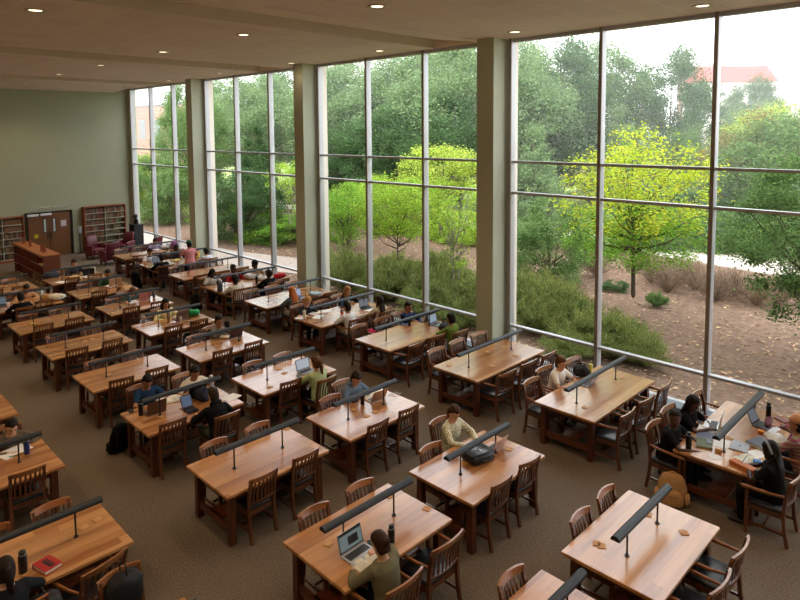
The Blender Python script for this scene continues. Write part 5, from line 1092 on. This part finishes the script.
# ---- the wood beyond
FOREST = [
 ('oak2','mid',-49.77,27,3.9,6.5,2.4,'green tree filling the left of the second window bay'),
 ('oak','mid',-50.92,30,4.6,7.7,2.6,'tall pale green tree behind the evergreen bush'),
 ('oak2','soft',-44.20,29,4.4,7.7,2.6,'tall light green tree in the middle of the second window bay'),
 ('oak','deep',-47.88,34,5.0,8.6,2.8,'dark tall tree beside the second pillar'),
 ('cone','deep',-38.07,24,2.6,6.0,.6,'dark conifer low in the second window bay'),
 ('oak2','soft',-37.98,31,4.4,7.7,2.4,'tall tree at the left of the wide middle bay'),
 ('oak','soft',-38.21,34,5.0,8.6,2.6,'tall soft green tree second from the left in the wide middle bay'),
 ('oak2','soft',-33.07,33,5.0,8.9,2.4,'tall tree in the centre of the wide middle bay'),
 ('oak','mid',-31.48,35,5.2,9.5,2.4,'tall tree right of centre in the wide middle bay'),
 ('oak2','soft',-25.33,31,4.8,9.5,2.6,'tall light tree beside the nearest pillar, middle bay side'),
 ('oak','deep',-28.65,27,3.2,5.4,1.6,'dark understory tree behind the lime saplings'),
 ('oak2','deep',-23.93,28,3.4,5.8,1.8,'dark understory tree behind the yellow-green tree'),
 ('oak','deep',-31.86,26,2.8,4.6,1.0,'dark understory tree behind the bright rounded shrub'),
 ('cone','deep',-28.48,30,3.2,7.0,1.0,'dark conifer in the middle bay'),
 ('oak2','soft',-24.35,36,4.2,9.6,2.0,'loose light green tree just right of the nearest pillar'),
 ('oak','deep',-23.99,40,4.6,10.2,1.4,'large dark green tree left of the mullion in the big right bay'),
 ('oak','mid',-23.47,44,4.8,10.2,1.4,'round dark green tree at the mullion of the big right bay'),
 ('cone','soft',-19.31,40,3.4,6.8,.8,'pale pointed tree between the two large dark trees'),
 ('oak','deep',-18.40,46,3.4,9.8,1.2,'tall dark green tree behind the yellow tree'),
 ('cone','soft',-19.50,30,2.5,5.9,.4,'pale pointed tree behind the light green bush'),
 ('oak2','mid',-14.66,40,2.0,4.6,.8,'green tree left of the tall mullion'),
 ('cone','mid',-16.02,36,3.0,5.6,.4,'pointed mid-green tree just behind the yellow crown'),
 ('dome','deep',-11.73,32,3.6,2.6,.0,'dark low tree behind the pale path'),
 ('oak2','soft',-13.68,50,3.4,6.2,.6,'soft yellow-green tree under the red roof'),
 ('oak','yg',-11.36,46,4.4,6.2,.6,'yellow-green rounded tree under the red roof, right'),
 ('oak2','rust',-9.86,38,3.2,5.6,.6,'rust-tinged magnolia-like tree in the right pane'),
 ('oak','mid',-7.93,36,4.0,5.6,.4,'mid-green tree at the right edge behind the magnolia-like tree'),
 ('oak','mid',-10.90,36,3.0,3.0,.4,'mid-green tree behind the path right of the tall mullion'),
 ('oak','deep',-16.81,60,2.6,7.0,2.6,'distant dark tree in front of the red roof'),
]
for i, (k, c, px, y, rx, h, b, la) in enumerate(FOREST):
    tree(k, c, (px, y, hill(0, y)), rx, h, la, 'tree' if k != 'dome' else 'shrub', rz=R.uniform(0, 6), base=b)
# hedge line and ground cover in front of the path
for i, (px, y, rx, h, c) in enumerate([(-10.40,31.5,2.2,1.7,'spring'),(-9.20,31.8,2.4,1.8,'spring'),(-8.02,32,2.4,1.9,'mid'),(-13.20,33,2.2,1.7,'lime'),(-14.67,32,1.9,1.4,'mid'),(-17.30,26,1.8,1.4,'mid'),(-13.90,27,1.7,1.2,'spring'),(-29.88,24,2.4,1.6,'spring'),(-24.30,26,2.4,1.7,'yg'),(-20.04,25,2.2,1.6,'lime')]):
    tree('dome', c, (px, y, hill(0,y)), rx, h, ['low bright hedge shrub across the path, left of three in the right pane','low bright hedge shrub across the path, middle of three in the right pane','low green hedge shrub across the path, right of three in the right pane','lime low shrub across the path behind the yellow tree','green low shrub directly behind the yellow tree trunk','low shrub behind the light green bush','bright low shrub between the bush and the yellow tree','bright low shrub far left in the middle bay','yellow-green low shrub in the centre of the middle bay','lime low shrub by the pillar in the middle bay'][i], 'shrub', rz=i, name='low_shrub')
# ---- buildings
def brickm(name, c1, c2, mo, s=1.0):
    m = bpy.data.materials.new(name); m.use_nodes = True; N = m.node_tree.nodes; L = m.node_tree.links; b = N['Principled BSDF']; b.inputs['Roughness'].default_value = .9
    tc = N.new('ShaderNodeTexCoord'); mp = N.new('ShaderNodeMapping'); mp.inputs['Rotation'].default_value = (PI/2, 0, 0); L.new(tc.outputs['Object'], mp.inputs[0]); t = N.new('ShaderNodeTexBrick'); L.new(mp.outputs[0], t.inputs['Vector']); t.inputs['Scale'].default_value = s
    t.inputs['Color1'].default_value = (*c1,1); t.inputs['Color2'].default_value = (*c2,1); t.inputs['Mortar'].default_value = (*mo,1); t.inputs['Brick Width'].default_value = 1.2; t.inputs['Row Height'].default_value = .6; t.inputs['Mortar Size'].default_value = .03
    L.new(t.outputs[0], b.inputs['Base Color']); MATS[name] = m; return m
bb = thing('brick_building', 'brown brick building with flat dark parapet beyond the farthest window bay', 'building', (-102.95, 46, 0))
MB().box((0,6,5.0), (26,12,10.0)).build('wall', brickm('brown_brick', srgb(172,112,80), srgb(150,96,68), srgb(190,150,120)), bb); MB().box((0,6,10.15), (26.4,12.4,.3)).build('parapet', mat('parapet', srgb(90,84,84), .7), bb)
for i in range(3): MB().box((-6+6*i,-.03,6.2), (2.2,.1,3.2)).build('window', mat('dark_window', srgb(70,82,90), .2), bb)
rb = thing('red_roof_building', 'white building with a long red tiled roof far beyond the trees at right', 'building', (-24.57, 78, .5), rad(38))
MB().box((0,0,5.1), (8,5.6,10.2)).build('wall', mat('white_render', srgb(232,226,220), .8), rb)
mb = MB(); mb.add([(-4.2,-3,10.2),(4.2,-3,10.2),(4.2,3,10.2),(-4.2,3,10.2),(-3.2,0,12.2),(4.2,0,12.2)], [(0,1,5,4),(1,2,5),(2,3,4,5),(3,0,4),(0,3,2,1)]); mb.build('roof', mat('red_roof_tile', srgb(178,66,62), .8), rb)
for i in range(5): MB().box((-3.2+1.6*i,-2.83,8.2), (.8,.1,1.5)).build('window', mat('dark_window', srgb(70,82,90), .2), rb)
wb = thing('white_tower', 'narrow white building wing with window bands left of the red roof', 'building', (-20.07, 64, .4), rad(20))
MB().box((0,0,4.1), (2.4,3,8.2)).build('wall', MATS['white_render'], wb)
for i in range(3): MB().box((0,-1.53,2.2+2.2*i), (1.6,.1,1.0)).build('window', mat('dark_window', srgb(70,82,90), .2), wb)
pb = thing('brick_block', 'pale red brick block with flat roof on the skyline left of the red roof', 'building', (-31.84, 96, .8), rad(30))
MB().box((0,0,6.4), (9,6,12.8)).build('wall', brickm('rose_brick', srgb(206,150,132), srgb(190,134,118), srgb(214,180,166)), pb)
for x, h in ((-3,.9),(0,1.2),(3,.7)): MB().box((x,0,12.8+h/2), (1.8,2,h)).build('roof_unit', MATS['rose_brick'], pb)
# ------------------------------------------------------------------ sky light
w = bpy.data.worlds.new('overcast_sky'); scene.world = w; w.use_nodes = True; N = w.node_tree.nodes; L = w.node_tree.links; bg = N['Background']
tc = N.new('ShaderNodeTexCoord'); n = N.new('ShaderNodeTexNoise'); n.inputs['Scale'].default_value = 2.5; n.inputs['Detail'].default_value = 5; L.new(tc.outputs['Generated'], n.inputs['Vector'])
r = N.new('ShaderNodeValToRGB'); r.color_ramp.elements[0].color = (.80,.86,.96,1); r.color_ramp.elements[1].color = (1,1,1,1); r.color_ramp.elements[0].position = .35; r.color_ramp.elements[1].position = .6
L.new(n.outputs['Fac'], r.inputs[0]); L.new(r.outputs[0], bg.inputs['Color']); bg.inputs['Strength'].default_value = 2.9
sun = bpy.data.lights.new('hazy_sun', 'SUN'); sun.energy = 2.0; sun.angle = rad(40); sun.color = (1,.96,.9); so_ = bpy.data.objects.new('hazy_sun', sun); COL.objects.link(so_); so_.rotation_euler = (rad(38), rad(-20), rad(15)); so_.location = (0, 40, 40)

# thin haze volume added before the far trees to imitate veiling glare
hz = MB().box((-60, 87, 14), (400, 126, 30)).build('haze', bpy.data.materials.new('glare_haze'))
hm_ = hz.data.materials[0]; hm_.use_nodes = True; N = hm_.node_tree.nodes; L = hm_.node_tree.links; N.remove(N['Principled BSDF'])
vsn = N.new('ShaderNodeVolumeScatter'); vsn.inputs['Density'].default_value = .0052; vsn.inputs['Color'].default_value = (.97,.98,1,1); vsn.inputs['Anisotropy'].default_value = .2; L.new(vsn.outputs[0], N['Material Output'].inputs['Volume'])
tag(hz, 'thin pale haze added as glare in front of the distant trees and roofs', 'haze', kind='stuff')
